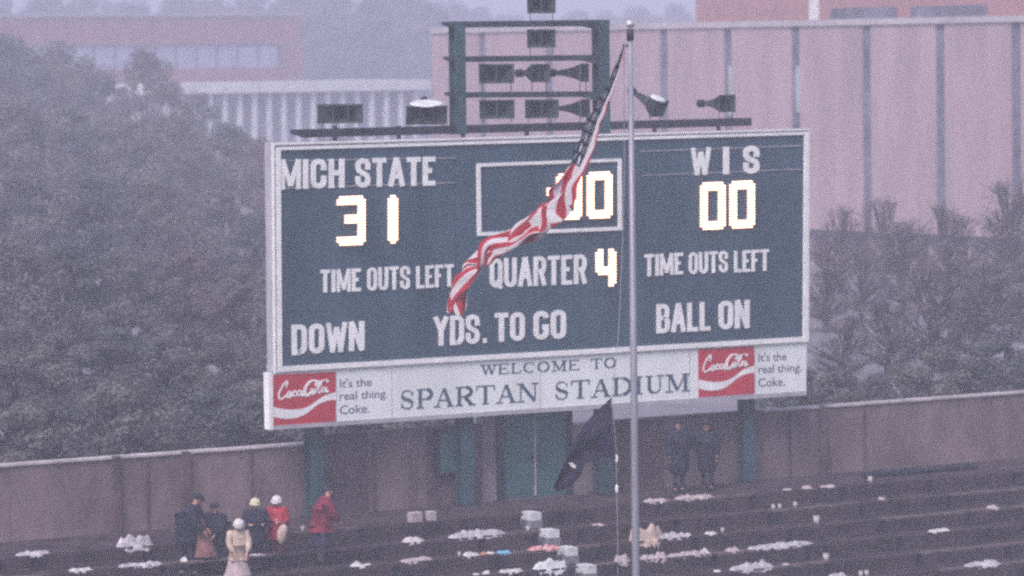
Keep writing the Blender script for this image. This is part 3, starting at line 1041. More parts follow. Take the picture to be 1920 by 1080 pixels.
def horn(cx, cy, wpx, hpx, az, el, label, driver='left', stem=None, rim=False, ww=RW, L_=0.62, cells=2):
    """horn loudspeaker: mouth centre at pixel, pointing along azimuth az (0 = at the camera, + = to the right)"""
    c = P(cx, cy, ww + .1)
    W_, H_ = wpx / 72, hpx / 72
    fwd = Vector((sin(az), -cos(az), 0)) * cos(el) + Vector((0, 0, sin(el)))
    right = Vector((cos(az), sin(az), 0))
    up = right.cross(fwd); 
    if up.z < 0: up = -up
    root = empty('horn_loudspeaker', c, label, 'loudspeaker', 'horn loudspeakers above the scoreboard')
    back = c - fwd * L_

    def rect(p, w, h): return [p - right * w / 2 - up * h / 2, p + right * w / 2 - up * h / 2, p + right * w / 2 + up * h / 2, p - right * w / 2 + up * h / 2]
    # flared shell, exponential
    mb = MB(); secs = []
    for i in range(7):
        t = i / 6
        k = 0.16 + 0.84 * t ** 2.2
        secs.append(rect(back.lerp(c, t), W_ * k, H_ * (0.3 + 0.7 * t ** 1.3)))
    vs = [p for s_ in secs for p in s_]
    fs = []
    for i in range(6):
        for j in range(4):
            k = (j + 1) % 4
            fs.append((i * 4 + j, i * 4 + k, (i + 1) * 4 + k, (i + 1) * 4 + j))
    fs.append((0, 1, 2, 3))
    mb.add(vs, fs)
    mb.build('horn_shell', HORN, root)
    # dark throat inside
    mb = MB(); mb.add(rect(c - fwd * .10, W_ * .90, H_ * .90) + rect(c - fwd * .34, W_ * .5, H_ * .55), [(0, 1, 5, 4), (1, 2, 6, 5), (2, 3, 7, 6), (3, 0, 4, 7), (4, 5, 6, 7)])
    mb.build('throat', HORNIN, root)
    t_ = .022
    mb = MB()
    for s_ in (-1, 1):
        mb.box(c + up * s_ * (H_ / 2), W_ + t_ * 2, t_ * 1.6, t_ * 2, right, fwd, up)
        mb.box(c + right * s_ * (W_ / 2 + t_ / 2), t_, t_ * 1.6, H_ - t_ * 2, right, fwd, up)
    mb.build('rim', HORN, root)
    for i in range(1, cells):
        mb = MB(); mb.box(c - right * (W_ / 2 - W_ * i / cells) - fwd * .1, .035, .18, H_ * .93, right, fwd, up); mb.build('divider', HORN, root)
    # driver behind
    mb = MB(); mb.tube([back, back - fwd * .05, back - fwd * .09, back - fwd * .25, back - fwd * .27], [.045, .05, .105, .105, .08], 12); mb.build('driver', HORNIN, root)
    if rim:
        mb = MB(); mb.ell(c + up * (H_ / 2 + .015) - fwd * .16, (W_ * .42, .20, .05), 16, 4, 0.0, Matrix((right, fwd, Vector((0, 0, 1)))).transposed().to_3x3()); mb.build('snow_white_cover', RIMW, root)
    # stems to the beam
    if stem is not None:
        zb = P(cx, stem, ww).z
        for s_ in (-.42, .42):
            q = c + right * W_ * s_ - up * H_ / 2 * .9 - fwd * .05
            mb = MB(); mb.tube([q, Vector((q.x, q.y, zb))], .011, 6); mb.build('stem', STEEL_D, root)
    return root


horn(1015, 8, 50, 31, 0, 0, 'horn loudspeaker at the very top, above the top crossbeam', stem=38)
horn(1015, 72, 50, 31, .05, -.05, 'horn loudspeaker alone between the top and middle crossbeams', stem=103)
horn(931, 138, 62, 33, 0, 0, 'wide horn facing front, left of three beneath the middle crossbeam', stem=172)
horn(1013, 137, 44, 31, .75, 0, 'horn turned to the right, centre of three beneath the middle crossbeam', stem=172)
horn(1096, 136, 34, 31, 1.15, 0, 'narrow side-on horn, right of three beneath the middle crossbeam', stem=172, L_=.75, cells=1)
horn(932, 205, 62, 32, 0, 0, 'wide horn facing front, left of three in the lowest row', stem=229)
horn(1016, 204, 60, 32, .12, 0, 'wide horn facing front, centre of three in the lowest row', stem=228)
horn(1097, 203, 34, 31, 1.1, 0, 'narrow side-on horn, right of three in the lowest row, by the flag', stem=226, L_=.7, cells=1)
horn(638, 213, 80, 32, -.1, 0, 'wide dark horn alone at the left end of the base beam', stem=242, cells=3)
horn(800, 216, 72, 34, .1, -.45, 'tilted horn with white top edge just left of the gantry upright', stem=238, rim=True, cells=3)
horn(1236, 204, 42, 30, .95, -.5, 'downward tilted horn with white edge just right of the flagpole', stem=227, rim=True, L_=.8)
horn(1363, 194, 44, 30, .8, 0, 'horn on thin stems near the right end of the base beam', stem=223, L_=.75)

# ------------------------------------------------------------------ flagpole
pb = PY(1192.5, 1080, 88.0)
ztop = PY(1181, 45, 88.0).z
pole = empty('flagpole', Vector((pb.x, pb.y, ZEND - 2.3)), 'tall pale grey flagpole with ball top standing in front of the scoreboard', 'flagpole')
mb = MB(); mb.tube([(pb.x, pb.y, -8.98), (pb.x, pb.y, -2.6), (pb.x, pb.y, 3.5), (pb.x, pb.y, ztop - .3)], [.10, .09, .078, .05], 16); mb.build('shaft', POLE, pole, True)
mb = MB(); mb.tube([(pb.x, pb.y, ztop - .34), (pb.x, pb.y, ztop - .1)], [.075, .075], 12); mb.tube([(pb.x - .16, pb.y, ztop - .45), (pb.x + .02, pb.y, ztop - .45)], .03, 8); mb.build('truck', STEEL_D, pole, True)
mb = MB(); mb.ell((pb.x, pb.y, ztop), (.10, .10, .085), 16, 12, -0.99); mb.build('ball', BALL, pole, True)
HD = 87.7
hp = [(1174, 78), (1170, 130), (1171, 300), (1168, 430), (1163, 560), (1158, 650), (1148, 745), (1152, 800), (1155.5, 860), (1156.5, 915), (1158, 1000), (1159, 1090), (1166, 1300)]
pts = [PY(x, y, HD) for x, y in catmull(hp, 4)]
mb = MB(); mb.tube(pts, .009, 6); rp = mb.build('halyard', ROPE, pole, True)
for (x, y) in ((1156, 860), (1156.5, 917)):
    q = PY(x, y, HD - .02)
    mb = MB(); mb.tube([q + Vector((0, 0, .09)), q + Vector((0, 0, .05)), q - Vector((0, 0, .05)), q - Vector((0, 0, .09))], [.012, .032, .032, .012], 8); mb.build('snap_hook', WHITE, rp)


# ------------------------------------------------------------------ flags
def flag_material():
    M = bpy.data.materials.new('striped_flag_cloth')
    M.use_nodes = True
    nt = M.node_tree
    b = nt.nodes['Principled BSDF']
    b.inputs['Roughness'].default_value = 0.7
    b.inputs['Specular IOR Level'].default_value = 0.2
    uvn = nt.nodes.new('ShaderNodeUVMap'); uvn.uv_map = 'cloth'
    sp = nt.nodes.new('ShaderNodeSeparateXYZ'); nt.links.new(uvn.outputs[0], sp.inputs[0])

    def mt(op, a, bb=None, **k):
        n = nt.nodes.new('ShaderNodeMath'); n.operation = op
        for i, x in enumerate((a, bb)):
            if x is None: continue
            if isinstance(x, (int, float)): n.inputs[i].default_value = x
            else: nt.links.new(x, n.inputs[i])
        return n.outputs[0]
    u, v = sp.outputs[0], sp.outputs[1]
    s = mt('MULTIPLY', v, 13.0)
    odd = mt('GREATER_THAN', mt('MODULO', s, 2.0), 1.0)         # 1 = white
    mix1 = nt.nodes.new('ShaderNodeMix'); mix1.data_type = 'RGBA'
    mix1.inputs[6].default_value = (0.45, 0.022, 0.038, 1)
    mix1.inputs[7].default_value = (0.72, 0.68, 0.74, 1)
    nt.links.new(odd, mix1.inputs[0])
    can = mt('MULTIPLY', mt('LESS_THAN', u, 0.40), mt('GREATER_THAN', v, 6 / 13))
    # star grid: 11 columns x 9 rows, every second place
    gu = mt('MULTIPLY', u, 11 / 0.40 / 1.0); gv = mt('MULTIPLY', mt('SUBTRACT', v, 6 / 13), 9 / (7 / 13))
    fu = mt('SUBTRACT', mt('FRACT', gu), 0.5); fv = mt('SUBTRACT', mt('FRACT', gv), 0.5)
    dd = mt('ADD', mt('MULTIPLY', fu, fu), mt('MULTIPLY', fv, fv))
    par = mt('LESS_THAN', mt('MODULO', mt('ADD', mt('FLOOR', gu), mt('FLOOR', gv)), 2.0), 0.5)
    star = mt('MULTIPLY', mt('LESS_THAN', dd, 0.16), par)
    mix2 = nt.nodes.new('ShaderNodeMix'); mix2.data_type = 'RGBA'
    mix2.inputs[6].default_value = (0.010, 0.010, 0.05, 1)
    mix2.inputs[7].default_value = (0.6, 0.6, 0.66, 1)
    nt.links.new(star, mix2.inputs[0])
    mix3 = nt.nodes.new('ShaderNodeMix'); mix3.data_type = 'RGBA'
    nt.links.new(can, mix3.inputs[0]); nt.links.new(mix1.outputs[2], mix3.inputs[6]); nt.links.new(mix2.outputs[2], mix3.inputs[7])
    nt.links.new(mix3.outputs[2], b.inputs['Base Color'])
    tr = nt.nodes.new('ShaderNodeBsdfTranslucent'); nt.links.new(mix3.outputs[2], tr.inputs[0])
    mx = nt.nodes.new('ShaderNodeMixShader'); mx.inputs[0].default_value = 0.3
    nt.links.new(b.outputs[0], mx.inputs[1]); nt.links.new(tr.outputs[0], mx.inputs[2])
    nt.links.new(mx.outputs[0], nt.nodes['Material Output'].inputs['Surface'])
    return M


def cloth(name, path, foldfn, depth0, nu, nv, material, thick=0.004):
    """path: (x, y, width px); foldfn(s, v) -> (across -0.5..0.5, depth m)"""
    cp = catmull(path, 12)
    # resample evenly
    acc = [0]
    for a, b in zip(cp[:-1], cp[1:]): acc.append(acc[-1] + sqrt((a[0] - b[0]) ** 2 + (a[1] - b[1]) ** 2))
    def at(s):
        t = s * acc[-1]
        for i in range(len(acc) - 1):
            if acc[i + 1] >= t:
                k = (t - acc[i]) / max(acc[i + 1] - acc[i], 1e-9)
                return [cp[i][d] + (cp[i + 1][d] - cp[i][d]) * k for d in range(3)], (cp[i + 1][0] - cp[i][0], cp[i + 1][1] - cp[i][1])
        return list(cp[-1]), (cp[-1][0] - cp[-2][0], cp[-1][1] - cp[-2][1])
    vs = []; uvs = []
    for i in range(nu + 1):
        s = i / nu
        (x, y, w), (dx, dy) = at(s)
        dl = sqrt(dx * dx + dy * dy) or 1
        nx, ny = -dy / dl, dx / dl
        for j in range(nv + 1):
            v = j / nv
            a, dep, along = foldfn(s, v)
            X = x + nx * a * w + dx / dl * along
            Y = y + ny * a * w + dy / dl * along
            vs.append(PY(X, Y, depth0 + dep)); uvs.append((s, v))
    fs = []
    k = nv + 1
    for i in range(nu):
        for j in range(nv):
            fs.append((i * k + j, i * k + j + 1, (i + 1) * k + j + 1, (i + 1) * k + j))
    me = bpy.data.meshes.new(name)
    me.from_pydata([tuple(v) for v in vs], [], fs)
    ul = me.uv_layers.new(name='cloth')
    for lp in me.loops:
        ul.data[lp.index].uv = uvs[lp.vertex_index]
    for p in me.polygons: p.use_smooth = True
    me.materials.append(material)
    o = bpy.data.objects.new(name, me); COL.objects.link(o)
    return o


def fold_us(s, v):
    # furled cloth: it runs back and forth across the roll
    g_ = min(1.0, max(0.0, (s - .30) / .25))
    q = v * 3.1 + .85 + g_ * (1.0 * sin(8.5 * s - 1.2) + 0.9 * noise.noise(Vector((s * 8, v * 2.5, 3))))
    tri = 2 * abs((q / 2) % 1.0 - 0.5) * 2 - 1            # -1..1
    if v < .07: au, du = -.5 + v * .7, 0
    elif v < .16: au, du = -.45 + (v - .07) / .09 * .27, 0
    elif v < .46: au, du = -.18 - sin((v - .16) / .3 * pi) * .2, .06
    else: au, du = -.18 + (v - .46) / .54 * .68, .01 + .05 * sin((v - .46) * 20)
    a = 0.5 * math.sin(tri * pi / 2) * (0.82 + 0.75 * noise.noise(Vector((s * 11, v * 4, 0))))
    dep = 0.10 * cos(q * pi * .5 + 2 * s) + 0.13 * (v - .5) + .12 * noise.noise(Vector((s * 14, v * 6, 9)))
    dep = dep * g_ + du * (1 - g_)
    a = a * g_ + au * (1 - g_) * (1 + .3 * noise.noise(Vector((s * 30, v * 3, 4))))
    al = (8 * noise.noise(Vector((v * 4, s * 4, 5)))) * min(1, s * 3) + (14 * noise.noise(Vector((v * 6, 1.0, 5))) if s > .9 else 0) * (s - .9) * 10
    return a, dep, al


us_path = [(1171, 84, 3), (1158, 128, 12), (1140, 172, 18), (1117, 222, 26), (1099, 270, 33), (1081, 318, 40), (1060, 362, 46), (1033, 395, 50), (1000, 425, 48),
           (955, 448, 42), (915, 470, 46), (888, 498, 42), (867, 530, 36), (857, 560, 36), (856, 583, 30)]
fl = cloth('national_flag', us_path, fold_us, 87.55, 150, 60, flag_material())
tag(fl, 'furled red and white striped flag with dark blue starred canton blown across the scoreboard', 'flag')


def fold_bk(s, v):
    q = v * (1.0 + 1.2 * s)
    a = (v - .5) * (1.0 + .10 * noise.noise(Vector((s * 6, v * 3, 2))))
    dep = (0.08 * sin(v * 9 + s * 5) + .05 * noise.noise(Vector((s * 8, v * 4, 1)))) * (0.3 + s)
    al = 6 * noise.noise(Vector((v * 3, s * 3, 8))) * s
    return a, dep, al


TE = catmull([(1147, 745), (1119, 771), (1093, 799), (1071, 837), (1056, 872), (1037, 915)], 10)
BE = catmull([(1154, 859), (1128, 863), (1100, 868), (1089, 890), (1070, 911), (1044, 922)], 10)
vs = []; K = len(TE); J_ = 30
for i in range(K):
    s_ = i / (K - 1)
    for j in range(J_ + 1):
        v = j / J_
        bow = 5 * sin(pi * v) * (1 - s_) * (-1 if False else 1)
        x = TE[i][0] + (BE[i][0] - TE[i][0]) * v - (bow if i == 0 else bow)
        y = TE[i][1] + (BE[i][1] - TE[i][1]) * v
        dep = (.10 * sin(v * 8 + s_ * 6) + .07 * noise.noise(Vector((s_ * 7, v * 5, 1)))) * min(1, s_ * 3)
        vs.append(PY(x, y, 87.6 + dep))
fs = [(i * (J_ + 1) + j, i * (J_ + 1) + j + 1, (i + 1) * (J_ + 1) + j + 1, (i + 1) * (J_ + 1) + j) for i in range(K - 1) for j in range(J_)]
mb = MB(); mb.add(vs, fs); bk = mb.build('black_flag', FLAGB, None, True)
tag(bk, 'black flag hanging from the halyard below the welcome sign, blown to the left', 'flag')
e0 = PY(1072, 871, 87.44); mb = MB()
mb.prism([PY(x, y, 87.42) for x, y in ((1066, 868), (1073, 867), (1080, 874), (1079, 879), (1071, 875))], Vector((0, .01, 0)))
em = mb.build('emblem', PAPER, bk)

# ------------------------------------------------------------------ far buildings
# pink gymnasium: wall recedes to the left
E = Vector((-0.555, 0.832, 0)).normalized()        # along its long wall, away
EN = Vector((-E.y, E.x, 0)) * 1                    # outward normal
if EN.y > 0: EN = -EN
gp = PY(1250, 52, 235.0)
gym = empty('gymnasium', Vector((gp.x, gp.y, 0)), 'long pink brick building with narrow dark vertical window strips behind the scoreboard', 'building')


def GP(px, py, off=0.0):
    r = ray(px, py)
    t = ((gp + EN * off) - CAMP).dot(EN) / r.dot(EN)
    return CAMP + r * t


ge = lambda p: (p - gp).dot(E)
GT = GP(1250, 54).z
GL = GP(1250, 460)
zl = 2.0


def gbox(e0, e1, z0, z1, d0, d1, name, m_, parent):
    mb = MB()
    c = Vector((gp.x, gp.y, 0)) + E * ((e0 + e1) / 2) + EN * ((d0 + d1) / 2) + Vector((0, 0, (z0 + z1) / 2))
    mb.box(c, abs(e1 - e0), abs(d1 - d0), z1 - z0, E, EN)
    return mb.build(name, m_, parent)


eL, eR = ge(GP(811, 100)), ge(GP(2300, 100))
strips = [905, 1030, 1130, 1245, 1365, 1492, 1625, 1763, 1905, 2055]
xs_ = [ge(GP(x, 200)) for x in strips]
edges = [eL]
hw = 0.36
for x in xs_:
    edges += [x + hw, x - hw]
edges.append(eR)
for i in range(0, len(edges), 2):
    gbox(edges[i], edges[i + 1], zl, GT, -14, 0, 'wall_bay', PINK, gym)
for i, x in enumerate(xs_):
    s_ = gbox(x + hw, x - hw, zl, GT - .25, -14, -0.12, 'window_strip', STRIP, gym)
    if i in (4, 5):
        gbox(x + .02, x - hw + .02, GT - 5.6 + i * .2, GT - 2.1, -.118, -.05, 'glass_pane', STRIPP, s_)
gbox(eL + .1, eR, GT, GT + .32, -14.1, .12, 'parapet', GCOPE, gym)
gbox(eL, eR, zl - .3, zl, -13.5, -.3, 'ledge', STRIP, gym)
# recessed ground storey with piers and pale glazing
gbox(eL, eR, 0, zl - .3, -13.8, -1.6, 'base_wall', GLASSD, gym)
px_ = 1440
i = 0
while px_ < 2100:
    e1, e2 = ge(GP(px_, 480)), ge(GP(px_ + 26, 480))
    gbox(e1, e2, 0.3, zl - .5, -1.58, -1.45, 'window', PALEWIN, gym)
    gbox(e2, ge(GP(px_ + 33, 480)), 0, zl - .3, -1.57, -.6, 'pier', PINK, gym)
    px_ += 37

# upper hall behind on the right
hall = empty('upper_hall', PY(1500, 30, 262), 'tall brick block rising behind the right end of the pink building', 'building')
hp0 = PY(1305, 40, 275)
hgp = Vector((hp0.x, hp0.y, 0))


def hbox(e0, e1, z0, z1, d0, d1, name, m_, parent):
    mb = MB()
    c = hgp - E * ((e0 + e1) / 2) + EN * ((d0 + d1) / 2) + Vector((0, 0, (z0 + z1) / 2))
    mb.box(c, e1 - e0, abs(d1 - d0), z1 - z0, E, EN)
    return mb.build(name, m_, parent)


hh = lambda px: -(( (CAMP + ray(px, 30) * (((hgp - CAMP).dot(EN)) / ray(px, 30).dot(EN))) - hgp).dot(E))
hw_ = mat('hall_brick', (0.36, 0.17, 0.17), 0.85, 0.08, 0.4, 0.2)
hbox(0, hh(1519), 0, 19, -10, 0, 'wall', hw_, hall)
hbox(hh(1519), hh(1536), 0, 19, -9.8, .1, 'pale_pilaster', COLW, hall)
hbox(hh(1536), hh(2400), 0, 19, -10, 0, 'wall', hw_, hall)
zz0 = 11.6 + (95 - 41) / FPX * 262; zz1 = 11.6 + (95 - 20) / FPX * 262
hbox(hh(1560), hh(1682), zz0, zz1, .02, .12, 'window', STRIP, hall)
hbox(hh(1710), hh(1850), zz0, zz1, .02, .12, 'window', STRIP, hall)
hbox(-.1, hh(2400), 19, 19.4, -10.1, .15, 'roof', GCOPE, hall)

# brick block upper left
bd = 500.0
bp = PY(565, 31, bd)
bl = PY(-260, 31, bd * 0.93); bl.z = bp.z
BD_ = Vector((bp.x - bl.x, bp.y - bl.y, 0)); blen = BD_.length; BD_.normalize()
BN = Vector((BD_.y, -BD_.x, 0))
brk = empty('brick_building', Vector((bp.x, bp.y, 0)), 'hazy red brick building with a pale window band beyond the trees, upper left', 'building')


def bb(x0, x1, y0, y1, d0, d1, name, m_, parent):
    """box on the brick block's front between pixel columns x0..x1 and rows y0..y1"""
    def hit(px, py):
        r = ray(px, py)
        return CAMP + r * (((bp - CAMP).dot(BN)) / r.dot(BN))
    a, b = hit(x0, y0), hit(x1, y0)
    zt, zb_ = (hit((x0 + x1) / 2, y0).z, hit((x0 + x1) / 2, y1).z)
    c = (a + b) / 2
    mb = MB(); mb.box(Vector((c.x, c.y, (zt + zb_) / 2)) + BN * ((d0 + d1) / 2), (Vector((a.x - b.x, a.y - b.y, 0))).length, abs(d1 - d0), zt - zb_, BD_, BN)
    return mb.build(name, m_, parent)


bb(-260, 565, 31, 85, -12, 0, 'wall', BRICK, brk)
bb(533, 565, 85.1, 153, -12, 0, 'wall', BRICK, brk)
bb(-260, 533, 131, 260, -12, 0, 'wall', BRICK, brk)
bb(533, 565, 153.1, 260, -12, 0, 'wall', BRICK, brk)
bb(-260, 533, 85.1, 130.9, -11, -.5, 'backing_wall', GLASSD, brk)
x = -240
while x < 520:
    bb(x, x + 33, 86.5, 130, -.5, -.3, 'window', PALEWIN, brk)
    x += 38.4
bb(-262, 567, 27.5, 30.9, -12.2, .3, 'roof', GCOPE, brk)

# white colonnade
cd_ = 380.0
cpR = PY(803, 149, cd_); cpL = PY(300, 165, cd_ * .955); cpL.z = cpR.z
CD = Vector((cpR.x - cpL.x, cpR.y - cpL.y, 0)).normalized(); CN = Vector((CD.y, -CD.x, 0))
colo = empty('colonnade_building', Vector((cpR.x, cpR.y, 0)), 'long low white-roofed building with a row of slim white columns behind the left trees', 'building')


def cb(x0, x1, z0, z1, d0, d1, name, m_, parent):
    def hit(px):
        r = ray(px, 160)
        return CAMP + r * (((cpR - CAMP).dot(CN)) / r.dot(CN))
    a, b = hit(x0), hit(x1); c = (a + b) / 2
    mb = MB(); mb.box(Vector((c.x, c.y, (z0 + z1) / 2)) + CN * ((d0 + d1) / 2), (Vector((a.x - b.x, a.y - b.y, 0))).length, abs(d1 - d0), z1 - z0, CD, CN)
    return mb.build(name, m_, parent)


zt = cpR.z
cb(280, 803, zt - .9, zt, -9, .4, 'roof', COLW, colo)
cb(285, 795, 0, zt - .9, -8.5, -1.2, 'wall', mat('pale_grey_wall', (0.40, 0.39, 0.44), .7, .1, .5), colo)  # wall in a duller grey than the white columns
x = 310
while x < 800:
    cb(x, x + 6.5, 0, zt - .9, -.35, 0, 'column', COLW, colo)
    x += 27.5
x = 318
while x < 780:
    cb(x + 2, x + 22, zt - 5.4, zt - 1.6, -1.2, -1.1, 'window', PALEWIN, colo)
    x += 27.5

# ------------------------------------------------------------------ trees
L_A = leafmat('leaf_grey_green', (0.11, 0.11, 0.125), (0.25, 0.25, 0.255), (0.40, 0.39, 0.36))  # all leaf tones paled and greyed: extra mist painted into the colour
L_B = leafmat('leaf_russet', (0.12, 0.095, 0.105), (0.29, 0.22, 0.225), (0.42, 0.32, 0.31))
L_C = leafmat('leaf_olive', (0.11, 0.105, 0.115), (0.26, 0.245, 0.23), (0.42, 0.38, 0.33))
L_W = leafmat('leaf_pale_mauve', (0.14, 0.12, 0.14), (0.30, 0.25, 0.27), (0.42, 0.38, 0.38))
L_D = leafmat('leaf_dark', (0.08, 0.085, 0.105), (0.20, 0.205, 0.22))


def tree_meshes(seed, H, R_, nclump, nleaf, leaf, material, bare=False):
    rnd = random.Random(seed)
    tr = MB()
    bend = Vector((rnd.uniform(-.4, .4), rnd.uniform(-.4, .4), 0))
    top = Vector((0, 0, H * .72)) + bend * 1.4
    tr.tube([(0, 0, -.2), (0, 0, .4), Vector((0, 0, H * .3)) + bend * .5, Vector((0, 0, H * .5)) + bend, top], [H * .035, H * .026, H * .02, H * .013, H * .004], 8)
    cl = []
    for i in range(nclump):
        a = rnd.uniform(0, 2 * pi); zf = rnd.uniform(0.0, 1.0)
        prof_ = sin(pi * min(1, (zf * .86 + .12))) ** .7
        rr = R_ * prof_ * sqrt(rnd.uniform(.12, 1)) * rnd.uniform(.7, 1.22)
        c = Vector((cos(a) * rr, sin(a) * rr, H * (.16 + .80 * zf))) + bend * zf
        cl.append((c, rnd.uniform(.45, 1.1) * R_ * .25))
    for (c, r) in cl[:int(nclump * (.8 if bare else .4))]:
        z0 = max(H * .14, c.z * .62 - rnd.uniform(0, .1) * H)
        s_ = Vector((0, 0, z0)) + bend * (z0 / H)
        mid = s_.lerp(c, .5) + Vector((rnd.uniform(-.3, .3), rnd.uniform(-.3, .3), rnd.uniform(-.1, .4)))
        tr.tube([s_, mid, c], [H * .010, H * .006, H * .002], 5, False)
        if bare:
            for k in range(7):
                e = c + Vector((rnd.gauss(0, .5), rnd.gauss(0, .5), rnd.uniform(.1, 1.0))) * r * 1.7
                st_ = s_.lerp(c, rnd.uniform(.5, 1))
                tr.tube([st_, st_.lerp(e, .5) + Vector((0, 0, .1)), e], [H * .0035, H * .002, H * .0012], 4, False)
    cr = MB(); vs = []; fs = []
    for (c, r) in cl:
        n = int(nleaf / nclump * rnd.uniform(.6, 1.4))
        for k in range(n):
            d = Vector((rnd.gauss(0, 1), rnd.gauss(0, 1), rnd.gauss(0, .8)))
            d.normalize()
            p = c + d * r * (rnd.uniform(.35, 1.0) ** .6) * Vector((1, 1, .75)).length / 1.6
            nrm = (d + Vector((rnd.gauss(0, .7), rnd.gauss(0, .7), rnd.gauss(.4, .7)))).normalized()
            t = nrm.orthogonal().normalized(); t.rotate(Matrix.Rotation(rnd.uniform(0, 6.28), 3, nrm)); b = nrm.cross(t)
            s_ = leaf * rnd.uniform(.55, 1.35)
            i0 = len(vs)
            vs += [p - t * s_, p - b * s_ * .55, p + t * s_, p + b * s_ * .6]
            fs.append((i0, i0 + 1, i0 + 2, i0 + 3))
    cr.add(vs, fs)
    t_o = tr.build('trunk', BARK, None, True)
    c_o = cr.build('crown', material)
    tm, cm = t_o.data, c_o.data
    bpy.data.objects.remove(t_o); bpy.data.objects.remove(c_o)
    return tm, cm


TP = {
    'green': tree_meshes(1, 12, 4.3, 70, 15000, .15, L_A),
    'russet': tree_meshes(2, 12, 4.0, 64, 14000, .14, L_B),
    'olive': tree_meshes(3, 12, 4.6, 76, 15000, .15, L_C),
    'dark': tree_meshes(4, 12, 3.8, 60, 14000, .15, L_D),
    'bare': tree_meshes(5, 12, 3.6, 60, 1800, .10, L_B, True),
    'wisp': tree_meshes(9, 12, 4.4, 70, 2400, .13, L_W, True),
    'low': tree_meshes(6, 3.2, 1.9, 40, 7000, .085, L_C),
    'lowdark': tree_meshes(8, 3.0, 2.0, 40, 7000, .085, L_D),
}


def tree(kind, px, depth, h, label, group, sx=1.0, name='tree', cat='tree', base=12.0):
    p = PY(px, 200, depth)
    root = empty(name, (p.x, p.y, -0.05), label, cat, group)
    root.rotation_euler.z = random.uniform(0, 6.28)
    s = h / base
    root.scale = (s * sx, s * sx, s)
    for nm, me_ in zip(('trunk', 'crown'), TP[kind]):
        o = bpy.data.objects.new(nm, me_); COL.objects.link(o); o.parent = root
    return root


LG = 'trees left of the scoreboard'
def zrow(y, dp):
    return EYE - (y - 105) / FPX * dp


for (k, px, dp, ytop, sx, lab) in [
    ('russet', 280, 300, 92, .8, 'tall russet tree rising in front of the pale window band, upper left'),
    ('green', 195, 290, 120, .9, 'grey-green tree left of the tall russet one'),
    ('olive', 110, 300, 80, 1.0, 'big olive tree far left, second from the edge of the view'),
    ('dark', 10, 290, 60, 1.0, 'tall dark tree at the extreme left edge of the view'),
    ('green', 365, 300, 168, .8, 'grey-green tree below the left end of the white colonnade'),
    ('olive', 330, 240, 210, 1.0, 'round olive tree below the tall russet tree'),
    ('dark', 430, 250, 232, 1.0, 'dark round tree left of the scoreboard top corner, below the colonnade'),
    ('green', 235, 230, 215, 1.1, 'broad grey-green tree halfway up at the left edge of the picture'),
    ('russet', 490, 240, 262, 1.0, 'reddish tree just left of the scoreboard upper corner'),
    ('green', 120, 230, 190, 1.1, 'grey-green tree in the second line at far left'),
    ('olive', 15, 225, 180, 1.1, 'olive tree in the second line at the extreme left'),
    ('olive', 270, 185, 330, 1.2, 'wide olive tree in the middle of the left woods'),
    ('green', 400, 190, 350, 1.2, 'wide grey-green tree in the middle of the left woods, nearer the scoreboard'),
    ('dark', 480, 180, 400, 1.2, 'dark tree partly behind the scoreboard left edge'),
    ('dark', 160, 180, 320, 1.2, 'dark wide tree in the middle of the woods far left'),
    ('green', 50, 178, 310, 1.2, 'grey-green wide tree in the middle of the woods at the extreme left'),
    ('russet', 340, 150, 470, 1.3, 'low russet tree near the wall on the left'),
    ('green', 225, 148, 460, 1.3, 'low grey-green tree near the wall, left of the low russet one'),
    ('olive', 445, 150, 500, 1.3, 'low olive tree near the wall beside the scoreboard left edge'),
    ('dark', 110, 146, 450, 1.3, 'low dark tree near the wall at far left'),
    ('olive', 5, 145, 440, 1.3, 'low olive tree near the wall at the extreme left'),
    ('green', 300, 128, 620, 1.5, 'small grey-green tree just behind the wall left of the dark pilaster'),
    ('olive', 405, 128, 630, 1.5, 'small olive tree just behind the wall right of the dark pilaster'),
    ('dark', 500, 130, 620, 1.5, 'small dark tree just behind the wall under the scoreboard left corner'),
    ('dark', 200, 127, 610, 1.5, 'small dark tree just behind the wall at the left picture edge'),
    ('green', 100, 126, 610, 1.5, 'small grey-green tree just behind the wall far left'),
    ('olive', 10, 125, 600, 1.5, 'small olive tree just behind the wall at the extreme left'),
    ('dark', 640, 250, 262, 1.5, 'dark tree behind the scoreboard under the left horn'),
    ('green', 770, 250, 268, 1.5, 'grey-green tree behind the scoreboard under the white-edged horn'),
]:
    tree(k, px, dp, zrow(ytop, dp), lab, LG, sx)
FG = 'hazy far trees along the horizon'
far = [(590, 330, 15.2), (640, 345, 16.6), (690, 338, 16.0), (742, 350, 17.0), (795, 345, 16.0), (560, 380, 17.6), (480, 385, 17.4), (400, 375, 16.8), (330, 385, 17.6), (250, 380, 16.9), (170, 385, 17.5),
       (80, 380, 17.2), (0, 380, 17.6), (850, 420, 16.6), (905, 450, 16.4), (960, 440, 15.8), (1020, 460, 15.6), (1080, 450, 15.8), (1140, 460, 16.2), (1200, 440, 16.0), (1262, 450, 16.4)]
WHERE = ['behind the right end of the brick building', 'second to the right of the brick building', 'third to the right of the brick building', 'fourth, above the colonnade roof',
         'nearest the left end of the pink building', 'over the right corner of the brick roof', 'over the right part of the brick roof', 'over the middle of the brick roof',
         'over the brick roof above the russet tree', 'over the left part of the brick roof', 'over the brick roof at the left edge', 'far left, second from the edge', 'far left, at the very edge',
         'left of the gantry top', 'behind the left gantry upright', 'left of the topmost horn', 'behind the topmost horn', 'right of the topmost horn', 'behind the right gantry upright',
         'behind the flagpole ball', 'left of the tall hall, above the pink wall']
